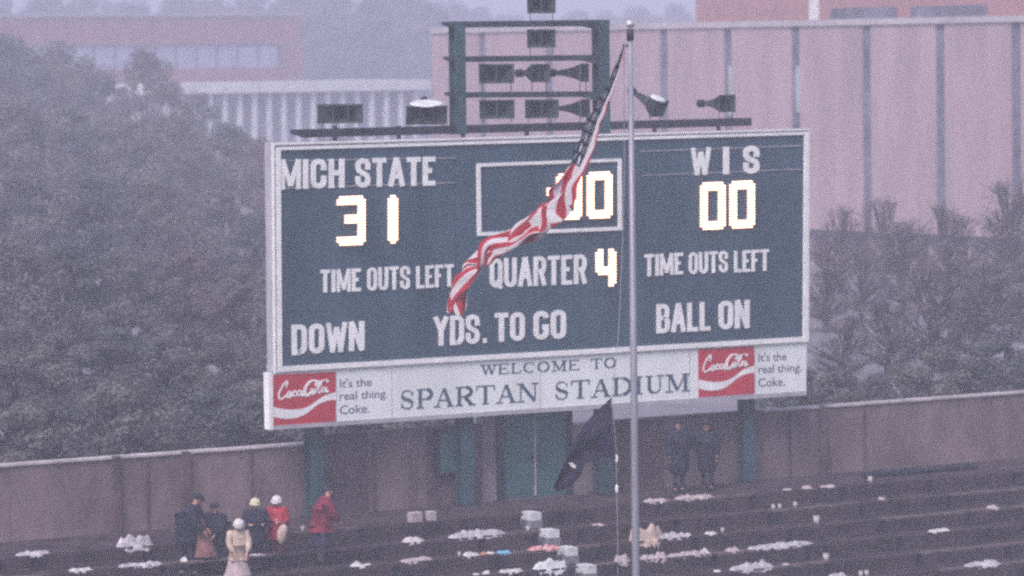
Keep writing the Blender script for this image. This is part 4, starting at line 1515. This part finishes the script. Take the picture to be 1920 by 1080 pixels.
for i, (px, dp, h) in enumerate(far):
    tree(['green', 'olive', 'dark'][i % 3], px, dp * 1.7, 11.6 + (h - 11.6) * 1.7, 'pale hazy far tree ' + WHERE[i], FG, 1.0 + .25 * (i % 2))
RG = 'trees right of the scoreboard'
for (k, px, dp, h, sx, lab) in [
    ('bare', 1575, 200, 4.2, 1.3, 'thin nearly bare tree just right of the scoreboard'),
    ('bare', 1655, 205, 4.4, 1.3, 'nearly bare tree in front of the pink building by the last window strip'),
    ('wisp', 1545, 172, 3.8, 1.3, 'wispy thin-leaved tree touching the scoreboard right edge'),
    ('wisp', 1612, 178, 3.3, 1.4, 'wispy thin-leaved tree midway between the scoreboard and the picture right edge'),
    ('wisp', 1690, 182, 4.2, 1.3, 'wispy thin-leaved tree below the last visible window strip'),
    ('wisp', 1580, 145, 2.5, 1.6, 'low wispy tree near the wall, just right of the sign'),
    ('wisp', 1660, 148, 2.9, 1.6, 'low wispy tree near the wall, above the pipe railing'),
    ('wisp', 1745, 150, 3.9, 1.5, 'low wispy tree near the wall, third from the right edge'),
    ('wisp', 1775, 185, 4.8, 1.3, 'taller wispy tree third from the right edge'),
    ('wisp', 1840, 150, 4.0, 1.5, 'low wispy tree near the wall, second from the right edge'),
    ('wisp', 1900, 185, 5.8, 1.3, 'taller wispy tree at the right edge'),
    ('olive', 1800, 250, 6.0, 1.1, 'olive round tree right of the scoreboard, third from the right edge'),
    ('green', 1865, 225, 7.6, 1.1, 'grey-green tree second from the right edge of the view'),
    ('russet', 1945, 220, 8.2, 1.1, 'russet tree at the right edge of the view'),
    ('green', 1840, 170, 3.0, 1.6, 'low grey-green bushy tree near the wall at the right'),
    ('olive', 1930, 165, 3.4, 1.6, 'low olive bushy tree near the wall at the right edge'),
]:
    tree(k, px, dp, h, lab, RG, sx)
SG_ = 'shrubs behind the stadium wall'
low = [(560, 118, 'behind the leftmost green post'), (640, 119, 'behind the wall right of the leftmost green post'), (740, 121, 'behind the dark wall under the red panel end'), (520, 119, 'behind the coping under the left red panel'),
       (1500, 128, 'behind the coping under the sign right corner'), (1560, 128, 'behind the coping just right of the sign'), (1625, 130, 'behind the coping above the pipe railing'), (1690, 131, 'behind the coping at the right'),
       (460, 117, 'behind the coping left of the sign'), (290, 115, 'behind the coping left of the dark pilaster'), (380, 116, 'behind the coping right of the dark pilaster'), (1780, 131, 'behind the wall far right'), (1870, 131, 'behind the wall at the right edge'),
       (190, 114, 'behind the wall far left'), (100, 113, 'behind the wall second from the left edge'), (20, 112, 'behind the wall at the left edge')]
for i, (px, dp, wh) in enumerate(low):
    tree('low' if i % 2 else 'lowdark', px, dp, random.uniform(2.1, 2.9) * (.72 if 1400 < px < 1700 else 1), ('olive' if i % 2 else 'dark') + ' leafy shrub ' + wh, SG_, 1.2, 'shrub', 'shrub', 3.1)


# ------------------------------------------------------------------ people
def skin_mesh(name, verts, edges, radii, material, sub=1, root_i=0):
    me = bpy.data.meshes.new(name)
    me.from_pydata([tuple(v) for v in verts], edges, [])
    o = bpy.data.objects.new(name, me); COL.objects.link(o)
    md = o.modifiers.new('skin', 'SKIN'); md.use_smooth_shade = True
    for i, sv in enumerate(me.skin_vertices[0].data):
        r = radii[i]
        sv.radius = (r, r) if not hasattr(r, '__len__') else r
        sv.use_root = (i == root_i)
    s2 = o.modifiers.new('sub', 'SUBSURF'); s2.levels = sub; s2.render_levels = sub
    dg = bpy.context.evaluated_depsgraph_get()
    nm = bpy.data.meshes.new_from_object(o.evaluated_get(dg))
    bpy.data.objects.remove(o); bpy.data.meshes.remove(me)
    nm.materials.clear(); nm.materials.append(material)
    for p in nm.polygons: p.use_smooth = True
    nm.name = name
    q = bpy.data.objects.new(name, nm); COL.objects.link(q)
    return q


def person(label, base, height, face_az, lean=0.0, side=0.0, arms='down', jacket=NAVY, legs=NAVY, hat=None, hair=HAIRD,
           skirt=None, skirt_len=.55, stride=0.0, leg_skin=False, coat_len=.16, headdown=0.0, arm2=None, bulk=1.15, skirt_w=1.0, gloves=False):
    """base: feet point; face_az: heading, 0 = away from the camera, pi = at the camera, clockwise"""
    root = empty('person', base, label, 'person')
    root.rotation_euler.z = -face_az
    s = height / 1.75
    root.scale = (s, s, s)
    V = Vector

    def bend(p):
        """lean forward (+y) and sideways (+x) about the pelvis"""
        q = V(p) - V((0, 0, .93))
        f = min(1.0, max(0.0, q.z / .25))
        M1 = Matrix.Rotation(-lean * f, 3, 'X') @ Matrix.Rotation(side * f, 3, 'Y')
        return M1 @ q + V((0, 0, .93))
    J = {}
    J['pel'] = V((0, 0, .95)); J['spi'] = bend((0, 0, 1.12)); J['che'] = bend((0, .0, 1.32)); J['nb'] = bend((0, 0, 1.46)); J['neck'] = bend((0, .01, 1.52))
    hd = V((0, sin(headdown), cos(headdown)))
    up = (bend((0, 0, 1.6)) - bend((0, 0, 1.5))).normalized()
    fw = (bend((0, .1, 1.5)) - bend((0, 0, 1.5))).normalized()
    hup = (up * cos(headdown) + fw * sin(headdown)).normalized(); hfw = (fw * cos(headdown) - up * sin(headdown)).normalized()
    J['hl'] = J['neck'] + hup * .075; J['hm'] = J['neck'] + hup * .135; J['ht'] = J['neck'] + hup * .20
    J['nose'] = J['hl'] + hfw * .105 + hup * .03
    rt = up.cross(fw) * -1
    if rt.x < 0: rt = -rt
    J['chin'] = J['hl'] + hfw * .05 - hup * .03
    for n_, sg in (('l', -1), ('r', 1)):
        J['sh' + n_] = bend((sg * (.17 + .03 * bulk), 0, 1.42))
        am = arms if (arm2 is None or n_ == 'l') else arm2
        sh = J['sh' + n_]
        if am == 'down': el, wr = sh + V((sg * .05, -.02, -.29)), sh + V((sg * .06, .05, -.54))
        elif am == 'front': el, wr = sh + V((sg * .06, .05, -.27)), sh + V((sg * -.04, .27, -.26))
        elif am == 'low': el, wr = sh + V((sg * .04, .10, -.26)), sh + V((-sg * .05, .26, -.44))
        elif am == 'cross': el, wr = sh + V((sg * .07, .04, -.27)), sh + V((-sg * .20, .20, -.22))
        elif am == 'hip': el, wr = sh + V((sg * .17, -.10, -.24)), sh + V((sg * .03, .05, -.43))
        elif am == 'reach': el, wr = sh + V((sg * .03, .20, -.18)), sh + V((sg * .0, .43, -.26))
        J['el' + n_], J['wr' + n_] = el, wr
        J['hip' + n_] = V((sg * .095, 0, .90))
        st_ = stride * sg
        J['kn' + n_] = V((sg * .10, st_ * .5 + .02, .49)); J['an' + n_] = V((sg * .105, st_ - .02, .08)); J['toe' + n_] = V((sg * .115, st_ + .15, .03))
    vs, es, rs, idx = [], [], [], {}

    def av(k, r):
        idx[k] = len(vs); vs.append(J[k] if isinstance(k, str) and k in J else k); rs.append(r)
        return idx[k]

    def ed(a, b): es.append((idx[a], idx[b]))
    for k, r in (('pel', .125), ('spi', .11), ('che', .135), ('nb', .085), ('neck', .052), ('hl', .068), ('hm', .086), ('ht', .058), ('nose', .012), ('chin', .035)): av(k, r)
    for a, b in (('pel', 'spi'), ('spi', 'che'), ('che', 'nb'), ('nb', 'neck'), ('neck', 'hl'), ('hl', 'hm'), ('hm', 'ht'), ('hl', 'chin')): ed(a, b)
    es.append((idx['hm'], idx['nose']))
    for n_, sg in (('l', -1), ('r', 1)):
        for k, r in (('sh', .06), ('el', .042), ('wr', .027), ('hip', .085), ('kn', .056), ('an', .036), ('toe', .032)): av(k + n_, r)
        ed('che', 'sh' + n_); ed('sh' + n_, 'el' + n_); ed('el' + n_, 'wr' + n_); ed('pel', 'hip' + n_); ed('hip' + n_, 'kn' + n_); ed('kn' + n_, 'an' + n_); ed('an' + n_, 'toe' + n_)
        # ear
        J['ear' + n_] = J['hm'] - hup * .02 + rt * sg * .088; av('ear' + n_, .014); ed('hm', 'ear' + n_)
        # hand
        fd_ = (J['wr' + n_] - J['el' + n_]).normalized()
        sdv = fd_.cross(V((0, 1, 0.3))); sdv.normalize()
        dn = fd_.cross(sdv).normalized()
        J['pa' + n_] = J['wr' + n_] + fd_ * .065; av('pa' + n_, .030); ed('wr' + n_, 'pa' + n_)
        for q_, ln in zip((-1.5, -.5, .5, 1.5), (.065, .08, .076, .058)):
            a1 = J['pa' + n_] + fd_ * .045 + sdv * q_ * .017
            a2 = a1 + fd_ * ln * .6 + dn * ln * .25
            k1, k2 = f'f{n_}{q_}', f'g{n_}{q_}'
            J[k1] = a1; J[k2] = a2
            av(k1, .0085); av(k2, .0075); ed('pa' + n_, k1); ed(k1, k2)
        t1 = J['wr' + n_] + fd_ * .04 + sdv * .04; J['th' + n_] = t1; av('th' + n_, .009); ed('pa' + n_, 'th' + n_)
    body = skin_mesh('body', vs, es, rs, SKIN)
    body.parent = root
    for sg in (-1, 1):
        mb = MB(); mb.ell(J['hm'] + hfw * .078 + rt * sg * .032 - hup * .002, (.011, .008, .009), 8, 6, -.99); e = mb.build('eye', EYEM); e.parent = root
    mb = MB(); mb.ell(J['hl'] + hfw * .066 - hup * .002, (.024, .008, .006), 8, 6, -.99); e = mb.build('mouth', DKRED); e.parent = root
    # jacket
    ks = [('spi', .150), ('che', .165), ('nb', .095)]
    lowp = V((0, 0, .93 - coat_len)); J['low'] = lowp; J['p2'] = V((0, 0, .97))
    ks = [('low', .185 if coat_len > .2 else .155), ('p2', .165)] + ks
    ks = [(k, r * (bulk if k != 'nb' else 1)) for k, r in ks]
    v2 = [J[k] for k, r in ks]; r2 = [r for k, r in ks]
    e2 = [(0, 1), (1, 2), (2, 3), (3, 4)]
    for n_ in 'lr':
        b0 = len(v2)
        v2 += [J['sh' + n_], J['el' + n_], J['wr' + n_]]; r2 += [.088 * bulk, .066 * bulk, .052 * bulk]
        e2 += [(3, b0), (b0, b0 + 1), (b0 + 1, b0 + 2)]
    jk = skin_mesh('jacket', v2, e2, r2, jacket, 1, 1); jk.parent = root
    # collar
    mb = MB(); mb.tube([J['nb'], J['neck'] + up * .01], [.095, .075], 12); cl_ = mb.build('collar', jacket, None, True); cl_.parent = jk
    if skirt is not None:
        mb = MB()
        zt_ = .98; zb_ = .93 - skirt_len
        nseg = 20; vsk = []; rows_ = 6
        for i in range(rows_ + 1):
            t = i / rows_
            for j in range(nseg):
                a = 2 * pi * j / nseg
                rr = (.15 + .11 * t ** .8) * (1 + (skirt_w - 1) * t) * (1 + .07 * t * sin(a * 5 + 1))
                vsk.append((cos(a) * rr, sin(a) * rr * .85, zt_ + (zb_ - zt_) * t))
        fsk = [(i * nseg + j, i * nseg + (j + 1) % nseg, (i + 1) * nseg + (j + 1) % nseg, (i + 1) * nseg + j) for i in range(rows_) for j in range(nseg)]
        mb.add(vsk, fsk); sk = mb.build('skirt', skirt, None, True); sk.parent = root
    if not leg_skin:
        v3 = [J['pel']]; r3 = [.14]; e3 = []
        for n_ in 'lr':
            b0 = len(v3); v3 += [J['hip' + n_], J['kn' + n_], J['an' + n_]]; r3 += [.105, .078, .062]; e3 += [(0, b0), (b0, b0 + 1), (b0 + 1, b0 + 2)]
        tr_ = skin_mesh('trousers', v3, e3, r3, legs, 1, 0); tr_.parent = root
    else:
        for n_ in 'lr':
            v3 = [J['kn' + n_], J['kn' + n_].lerp(J['an' + n_], .45), J['an' + n_]]; 
            so = skin_mesh('sock', v3, [(0, 1), (1, 2)], [.062, .066, .044], legs, 1, 0); so.parent = root
    for n_ in 'lr':
        mb = MB(); c = J['an' + n_].lerp(J['toe' + n_], .5); mb.ell((c.x, c.y, .035), (.05, .15, .05), 12, 8, -.7); so = mb.build('shoe', SHOE, None, True); so.parent = root
    if gloves:
        for n_ in 'lr':
            d_ = J['pa' + n_] - J['wr' + n_]
            gl = skin_mesh('glove', [J['wr' + n_], J['pa' + n_], J['pa' + n_] + d_ * .9], [(0, 1), (1, 2)], [.036, .046, .034], NAVY, 1, 0); gl.parent = root
    # hair
    BM = Matrix((rt, hfw, hup)).transposed()
    mb = MB(); mb.ell(J['hm'] + hup * .012 - hfw * .014, (.098, .104, .100), 14, 8, -.15, BM, .15); h_ = mb.build('hair', hair, None, True); h_.parent = root
    if hat is not None:
        hm_, hk = hat
        mb = MB()
        if hk == 'knit':
            mb.ell(J['hm'] + hup * .030 - hfw * .008, (.130, .136, .122), 16, 10, -.35, BM)
            mb.tube([J['hm'] - hup * .022, J['hm'] + hup * .028], [.138, .140], 16)
            mb.ell(J['hm'] + hup * .155, (.03, .03, .025), 8, 6, -.99, BM)
        elif hk == 'cap':
            mb.ell(J['hm'] + hup * .055, (.115, .12, .065), 16, 6, -.3, BM)
            mb.ell(J['hm'] + hup * .045 + hfw * .10, (.07, .07, .012), 12, 4, -.9, BM)
        elif hk == 'police':
            mb.ell(J['hm'] + hup * .075, (.135, .14, .05), 16, 6, -.6, BM)
            mb.tube([J['hm'] + hup * .03, J['hm'] + hup * .07], [.105, .11], 16)
            mb.ell(J['hm'] + hup * .035 + hfw * .10, (.075, .06, .010), 12, 4, -.9, BM)
        h2 = mb.build('hat', hm_, None, True); h2.parent = root
    return root, J


def foot(px, py):
    u, k = tread_hit(px, py)
    return L(u, W0 + ROW_D * k + .2, -ROW_H * (k + 1) + .005)


PA, _ = person('person in dark navy coat and cap, leftmost of the group, stooping to the right', foot(350, 1062), 2.0, radians(100), bulk=1.65, lean=.32, arms='low', jacket=NAVY, legs=NAVY, hat=(NAVY, 'cap'), stride=.18, headdown=.25, coat_len=.3)
PB, _ = person('person in dark coat and cap behind the white-hatted one in beige', foot(408, 1066), 1.68, radians(215), bulk=1.65, lean=.12, arms='low', jacket=NAVY, legs=NAVY, hat=(NAVY, 'cap'), coat_len=.3)
PC, _ = person('person in white knit hat, beige coat and long pale skirt, foremost of the group', foot(447, 1128), 1.74, radians(165), bulk=1.25, skirt_w=1.5, lean=.22, arms='low', jacket=BEIGE, legs=PALEC, skirt=PALEC, skirt_len=.72, hat=(WHITEC, 'knit'), coat_len=.12, headdown=.35)
PD, _ = person('person in cream and yellow knit hat and dark navy coat, beside the red jacket', foot(480, 1068), 1.68, radians(170), bulk=1.65, arms='front', jacket=NAVY, legs=NAVY, hat=(YELC, 'knit'), coat_len=.34, headdown=.2)
PE, _ = person('person in white knit hat, bright red jacket and dark red trousers', foot(522, 1066), 1.70, radians(200), bulk=1.5, arms='front', arm2='cross', jacket=REDC, legs=DKRED, hat=(WHITEC, 'knit'), coat_len=.14, headdown=.3)
PF, _ = person('dark-haired person in red jacket and dark skirt with pale socks, rightmost of the group', foot(602, 1070), 1.9, radians(75), bulk=1.5, skirt_w=1.25, lean=.28, side=0, arms='low', jacket=REDM, legs=PALEC, skirt=NAVY, skirt_len=.50, leg_skin=True, coat_len=.06, hair=HAIRD)
for px, lab, am, am2, az in ((1273, 'police officer in long dark navy coat and cap, left of the two by the wall', 'cross', 'down', 150), (1327, 'police officer in long dark navy coat and cap, right of the two by the wall', 'down', 'hip', 205)):
    q = P(px, 930, .55); q.z = .005
    person(lab.replace('police officer', 'person'), q, 1.90 if px < 1300 else 1.82, radians(az), lean=0.0 if px < 1300 else .06, arms=am, arm2=am2, jacket=NAVY, legs=NAVY, hat=(NAVY, 'police'), coat_len=.52, bulk=1.7, gloves=True)

# things they hold
q = PY(529, 1000, (L(0, 0, 0).y * 0 + foot(524, 1066).y - .45))
mb = MB(); mb.ell(q, (.13, .10, .27), 14, 10, -.99, Matrix.Rotation(.25, 3, 'Y'), .4)
bg_ = mb.build('shoulder_bag', BEIGE, None, True); tag(bg_, 'beige slouchy bag held in front of the red jacket', 'bag')
q0 = foot(385, 1062)
dpt = q0.y - .25
mb = MB(); n_ = 12
rows_ = []
prof_ = [(378, 972, 6), (378, 985, 14), (377, 1000, 24), (380, 1015, 34), (384, 1030, 44), (384, 1045, 46)]
vs = []
for (x, y, w_) in prof_:
    for j in range(n_):
        a = 2 * pi * j / n_
        rr = w_ / 2 * (1 + .15 * sin(3 * a + y))
        vs.append(PY(x + cos(a) * rr, y, dpt + sin(a) * rr / 90))
fs = [(i * n_ + j, i * n_ + (j + 1) % n_, (i + 1) * n_ + (j + 1) % n_, (i + 1) * n_ + j) for i in range(5) for j in range(n_)] + [tuple(range(n_))]
mb.add(vs, fs); bl_ = mb.build('blanket', BROWNC, None, True); tag(bl_, 'brownish pink blanket hanging in a cone between the two dark coats', 'blanket')


# ------------------------------------------------------------------ litter on the benches
def lump(name, px, py, wpx, hpx, m_, label, cat, flat=False, depth=.24, seed=0, jag=.35, group=None):
    """crumpled piece lying on the bench whose top is seen at the pixel (py = bottom of the piece)"""
    u, k = bench_hit(px, py)
    c = bench_top(u, k) - Vector((0, 0, .006))
    sc_ = FPX / c.y
    hl = wpx / sc_ / D.x / 2
    hh_ = hpx / sc_
    rnd = random.Random(seed + int(px))
    nx, ny = max(7, int(wpx / 4)), 7
    top = []; vs = []
    off = Vector((px * .37, py * .11, 0))
    for i in range(nx + 1):
        s = -1 + 2 * i / nx
        e = max(0, 1 - abs(s) ** 5) ** .5
        hs = (hh_ - .02) * (.45 + .75 * abs(noise.noise(off + Vector((s * wpx / 24, 0, 1))))) * e * 1.25
        for j in range(ny + 1):
            t = -1 + 2 * j / ny
            dd = depth / 2 * (.7 + .5 * noise.noise(off + Vector((s * wpx / 18, 5, 0)))) * (.5 + .5 * e)
            z = .008 + hs * max(0, 1 - t * t) ** .5 * (1 - jag + jag * 2 * abs(noise.noise(off + Vector((s * wpx / 7, t * 2.3, 3)))))
            # drapes over the front edge of the plank
            vs.append(c + D * (s * hl * (1 + .05 * noise.noise(off + Vector((t * 3, s, 0))))) + N * (t * dd) + Vector((0, 0, z)))
    fs = [(i * (ny + 1) + j, i * (ny + 1) + j + 1, (i + 1) * (ny + 1) + j + 1, (i + 1) * (ny + 1) + j) for i in range(nx) for j in range(ny)]
    mb = MB(); mb.add(vs, fs)
    # hanging edge in front
    nb = len(vs)
    v2 = []
    for i in range(nx + 1):
        s = -1 + 2 * i / nx
        e = max(0, 1 - abs(s) ** 4)
        dr = hh_ * .55 * e * (.5 + abs(noise.noise(off + Vector((s * wpx / 11, 9, 0)))) * 1.4)
        p0 = Vector(vs[i * (ny + 1) + ny])
        v2 += [p0, p0 + N * .05 - Vector((0, 0, .0)), p0 + N * .06 - Vector((0, 0, dr))]
    if wpx > 16:
        mb.add(v2, [(i * 3 + j, i * 3 + j + 1, (i + 1) * 3 + j + 1, (i + 1) * 3 + j) for i in range(nx) for j in range(2)])
    o = mb.build(name, m_, None, True, origin=c)
    tag(o, label, cat, group)
    return o


def cup(px, py, hpx, label, m_=None):
    u, k = bench_hit(px, py)
    c = bench_top(u, k) - Vector((0, 0, .004))
    h = hpx / (FPX / c.y)
    mb = MB(); n_ = 12
    for (r0, r1, z0, z1) in ((h * .30, h * .42, 0, h),):
        mb.tube([c + Vector((0, 0, z0)), c + Vector((0, 0, z1))], [r0, r1], n_, True)
        mb.tube([c + Vector((0, 0, z1 - h * .06)), c + Vector((0, 0, z1 + h * .02))], [r1 * 1.08] * 2, n_, True)
    o = mb.build('paper_cup', m_ or PAPER, None, True, origin=c)
    tag(o, label, 'cup', 'paper cups left on the benches')


def box_paper(px, py, wpx, hpx, m_, label, cat='box', name='cardboard_box', lid=None):
    u, k = bench_hit(px, py)
    c = bench_top(u, k) - Vector((0, 0, .004))
    sc_ = FPX / c.y
    w_, h_ = wpx / sc_ / D.x, hpx / sc_
    root = empty(name, c, label, cat)
    mb = MB(); mb.box(c + Vector((0, 0, h_ * .46)), w_, .2, h_ * .92, D, N); mb.build('box_body', m_, root)
    mb = MB(); mb.box(c + Vector((0, 0, h_ * .96)), w_ * 1.03, .21, h_ * .08, D, N); mb.build('lid', lid or PAPER, root)


PG = 'litter left on the benches'
SH, SP = 'plastic_sheet', 'crumpled_paper'
items = [
    (SH, 893, 1010, 104, 17, PLASTIC, 'long white plastic sheet along the bench below the second green post', 'sheet'),
    (SP, 773, 1012, 38, 12, PAPER, 'curled white paper below the two pale boxes', 'paper'),
    (SH, 780, 1052, 58, 10, PINKP, 'narrow pinkish-white sheet on a low bench left of centre', 'sheet'),
    (SP, 669, 1067, 26, 9, PAPER, 'white paper scrap right of the pale socks', 'paper'),
    (SP, 689, 1067, 12, 6, PAPER, 'tiny paper scrap beside the white one near the pale socks', 'paper'),
    (SP, 883, 1042, 30, 9, PAPER, 'white crumpled paper below the long plastic sheet', 'paper'),
    (SP, 919, 1039, 14, 9, PAPER, 'white paper touching the light blue one', 'paper'),
    (SP, 943, 1036, 24, 8, BLUEP, 'light blue paper on the bench', 'paper'),
    (SP, 906, 1027, 8, 8, ORANGE, 'small orange wrapper above the light blue paper', 'wrapper'),
    (SP, 1019, 1026, 58, 12, REDWH, 'red and white printed cloth left of the aisle steps', 'cloth'),
    (SP, 957, 1071, 42, 9, PAPER, 'strip of crumpled papers at the bottom left of the big newspaper', 'paper'),
    (SP, 911, 1070, 12, 9, PAPER, 'small white scrap at the bottom, right one of two', 'paper'),
    (SP, 893, 1075, 10, 7, PAPER, 'small white scrap at the bottom, left one of two', 'paper'),
    ('newspaper', 1031, 1066, 62, 24, STEPW, 'big pale open newspaper at the bottom left of the lowest aisle step', 'newspaper'),
    ('plastic_bag', 1212, 1004, 66, 33, BEIGE, 'big pale cream plastic heap just right behind the flagpole', 'bag'),
    (SH, 1261, 1007, 54, 12, PLASTIC, 'white sheet trailing right from the cream plastic heap', 'sheet'),
    (SP, 1290, 1006, 11, 8, PAPER, 'small scrap right of the sheet beside the cream heap', 'paper'),
    (SP, 1216, 1038, 34, 12, PINKP, 'pinkish paper right of the flagpole below the cream heap', 'paper'),
    (SP, 1238, 1030, 20, 18, PINKP, 'upright crumpled pinkish paper below the cream heap', 'paper'),
    (SP, 1286, 1035, 74, 11, PINKP, 'chain of crumpled pinkish papers right of the upright one', 'paper'),
    (SP, 1320, 1026, 18, 11, PAPER, 'white ball of paper at the end of the pinkish chain', 'paper'),
    (SP, 1372, 1032, 26, 10, PINKP, 'short pinkish paper left of the long sheet', 'paper'),
    (SH, 1462, 1020, 126, 11, PLASTIC, 'long thin white sheet stretched on the bench at right', 'sheet'),
    (SH, 1409, 1059, 84, 15, PLASTIC, 'thick white plastic sheet near the bottom right', 'sheet'),
    (SP, 1331, 994, 20, 8, PAPER, 'white paper on the third bench under the police officers', 'paper'),
    (SP, 1476, 928, 16, 6, PINKP, 'small flat scrap on the top bench, left of three at right', 'paper'),
    (SP, 1512, 926, 18, 9, PINKP, 'flat scrap on the top bench, middle of three at right', 'paper'),
    (SP, 1550, 922, 28, 6, PINKP, 'thin flat scrap on the top bench, right of three', 'paper'),
    (SP, 1654, 950, 13, 9, PINKP, 'pinkish scrap at the right below the pipe railing', 'paper'),
    (SP, 1228, 942, 44, 9, PINKP, 'pinkish paper on the top bench left of the officers', 'paper'),
    (SP, 1300, 934, 72, 10, PINKP, 'long pinkish papers on the top bench at the feet of the officers', 'paper'),
    (SP, 1569, 1080, 42, 17, PLASTIC, 'white crumpled bag at the bottom right corner', 'paper'),
    (SP, 1473, 1056, 11, 6, PINKP, 'tiny scrap right of the thick plastic sheet', 'paper'),
    (SP, 1345, 1066, 12, 6, STEPW, 'tiny grey scrap at the bottom below the pinkish papers', 'paper'),
    (SP, 1166, 1056, 28, 22, PINKP, 'pinkish carton piece between halyard and flagpole near the bottom', 'paper'),
    (SP, 1160, 1079, 30, 8, PAPER, 'white scrap at the very bottom at the halyard', 'paper'),
    ('plastic_bag', 252, 1040, 62, 27, PLASTIC, 'white mound of plastic bags at the far left of the terrace', 'bag'),
    (SH, 262, 1053, 76, 9, PLASTIC, 'white sheet lying below the mound of bags at far left', 'sheet'),
    (SP, 344, 1056, 10, 14, PAPER, 'small white scrap at the foot of the stooping navy coat', 'paper'),
    (SH, 480, 795 + 262, 26, 5, PLASTIC, 'small strip of plastic behind the red trousers', 'sheet'),
    (SP, 1120, 984, 20, 5, PINKP, 'faint thin paper above the aisle steps right of the top one', 'paper'),
    (SP, 150, 1062, 40, 9, PAPER, 'white paper left of the bag mound near the left edge', 'paper'),
    (SH, 60, 1040, 60, 10, PLASTIC, 'plastic sheet on the bench at the left edge of the view', 'sheet'),
    (SP, 1760, 1010, 40, 9, PAPER, 'white paper at right beyond the long thin sheet', 'paper'),
    (SH, 1840, 1050, 70, 11, PLASTIC, 'plastic sheet at the bottom right edge of the view', 'sheet'),
    (SP, 1860, 960, 22, 8, PINKP, 'pinkish scrap near the right edge on an upper bench', 'paper'),
]
for i, (nm, px, py, w_, h_, m_, lab, ct) in enumerate(items):
    lump(nm, px, py, w_, h_, m_, lab.replace('police officers', 'pair by the wall').replace('officers', 'pair by the wall'), ct, seed=i, jag=.25 if m_ is PLASTIC else .35, group=PG)
for px, py, h_, lab in [(990, 998, 9, 'white paper cup left of the topmost aisle step'), (861, 1029, 9, 'white paper cup below the left end of the long plastic sheet'), (861, 1046, 8, 'small white cup on the bench under another cup, left of centre'),
                        (1355, 1000, 9, 'white cup on the bench right of the pair by the wall'), (1450, 960, 9, 'leftmost white cup of three on an upper bench at right'), (1462, 959, 9, 'middle white cup of three on an upper bench at right'),
                        (1491, 958, 10, 'rightmost white cup of three on an upper bench at right'), (1531, 974, 15, 'tall white cup standing alone at right'), (1632, 909, 12, 'white cup just below the pipe railing'),
                        (1549, 1056, 14, 'tall pale cup above the crumpled bag at bottom right'), (1614, 1068, 11, 'left of two pale cups at the bottom right corner'), (1625, 1067, 11, 'right of two pale cups at the bottom right corner'),
                        (568, 998, 10, 'white cup on the bench between the two red jackets')]:
    cup(px, py, h_, lab)
box_paper(778, 988, 20, 18, PINKP, 'pale pink carton on the bench, left of a pair')
box_paper(808, 987, 12, 17, PINKP, 'narrow pale carton on the bench, right of a pair')

# ------------------------------------------------------------------ haze
hz = MB()
hz.box((0, 900, 14.0), 2400, 1920, 48.0)
h_o = hz.build('haze', mat('tmp', (1, 1, 1)))
hm = bpy.data.materials.new('haze_air'); hm.use_nodes = True
nt = hm.node_tree; nt.nodes.clear()
out = nt.nodes.new('ShaderNodeOutputMaterial'); pv = nt.nodes.new('ShaderNodeVolumePrincipled')
pv.inputs['Color'].default_value = (*HAZE_COLOR, 1)
pv.inputs['Density'].default_value = HAZE_DENSITY
nt.links.new(pv.outputs[0], out.inputs['Volume'])
h_o.data.materials.clear(); h_o.data.materials.append(hm)
tag(h_o, kind='stuff')
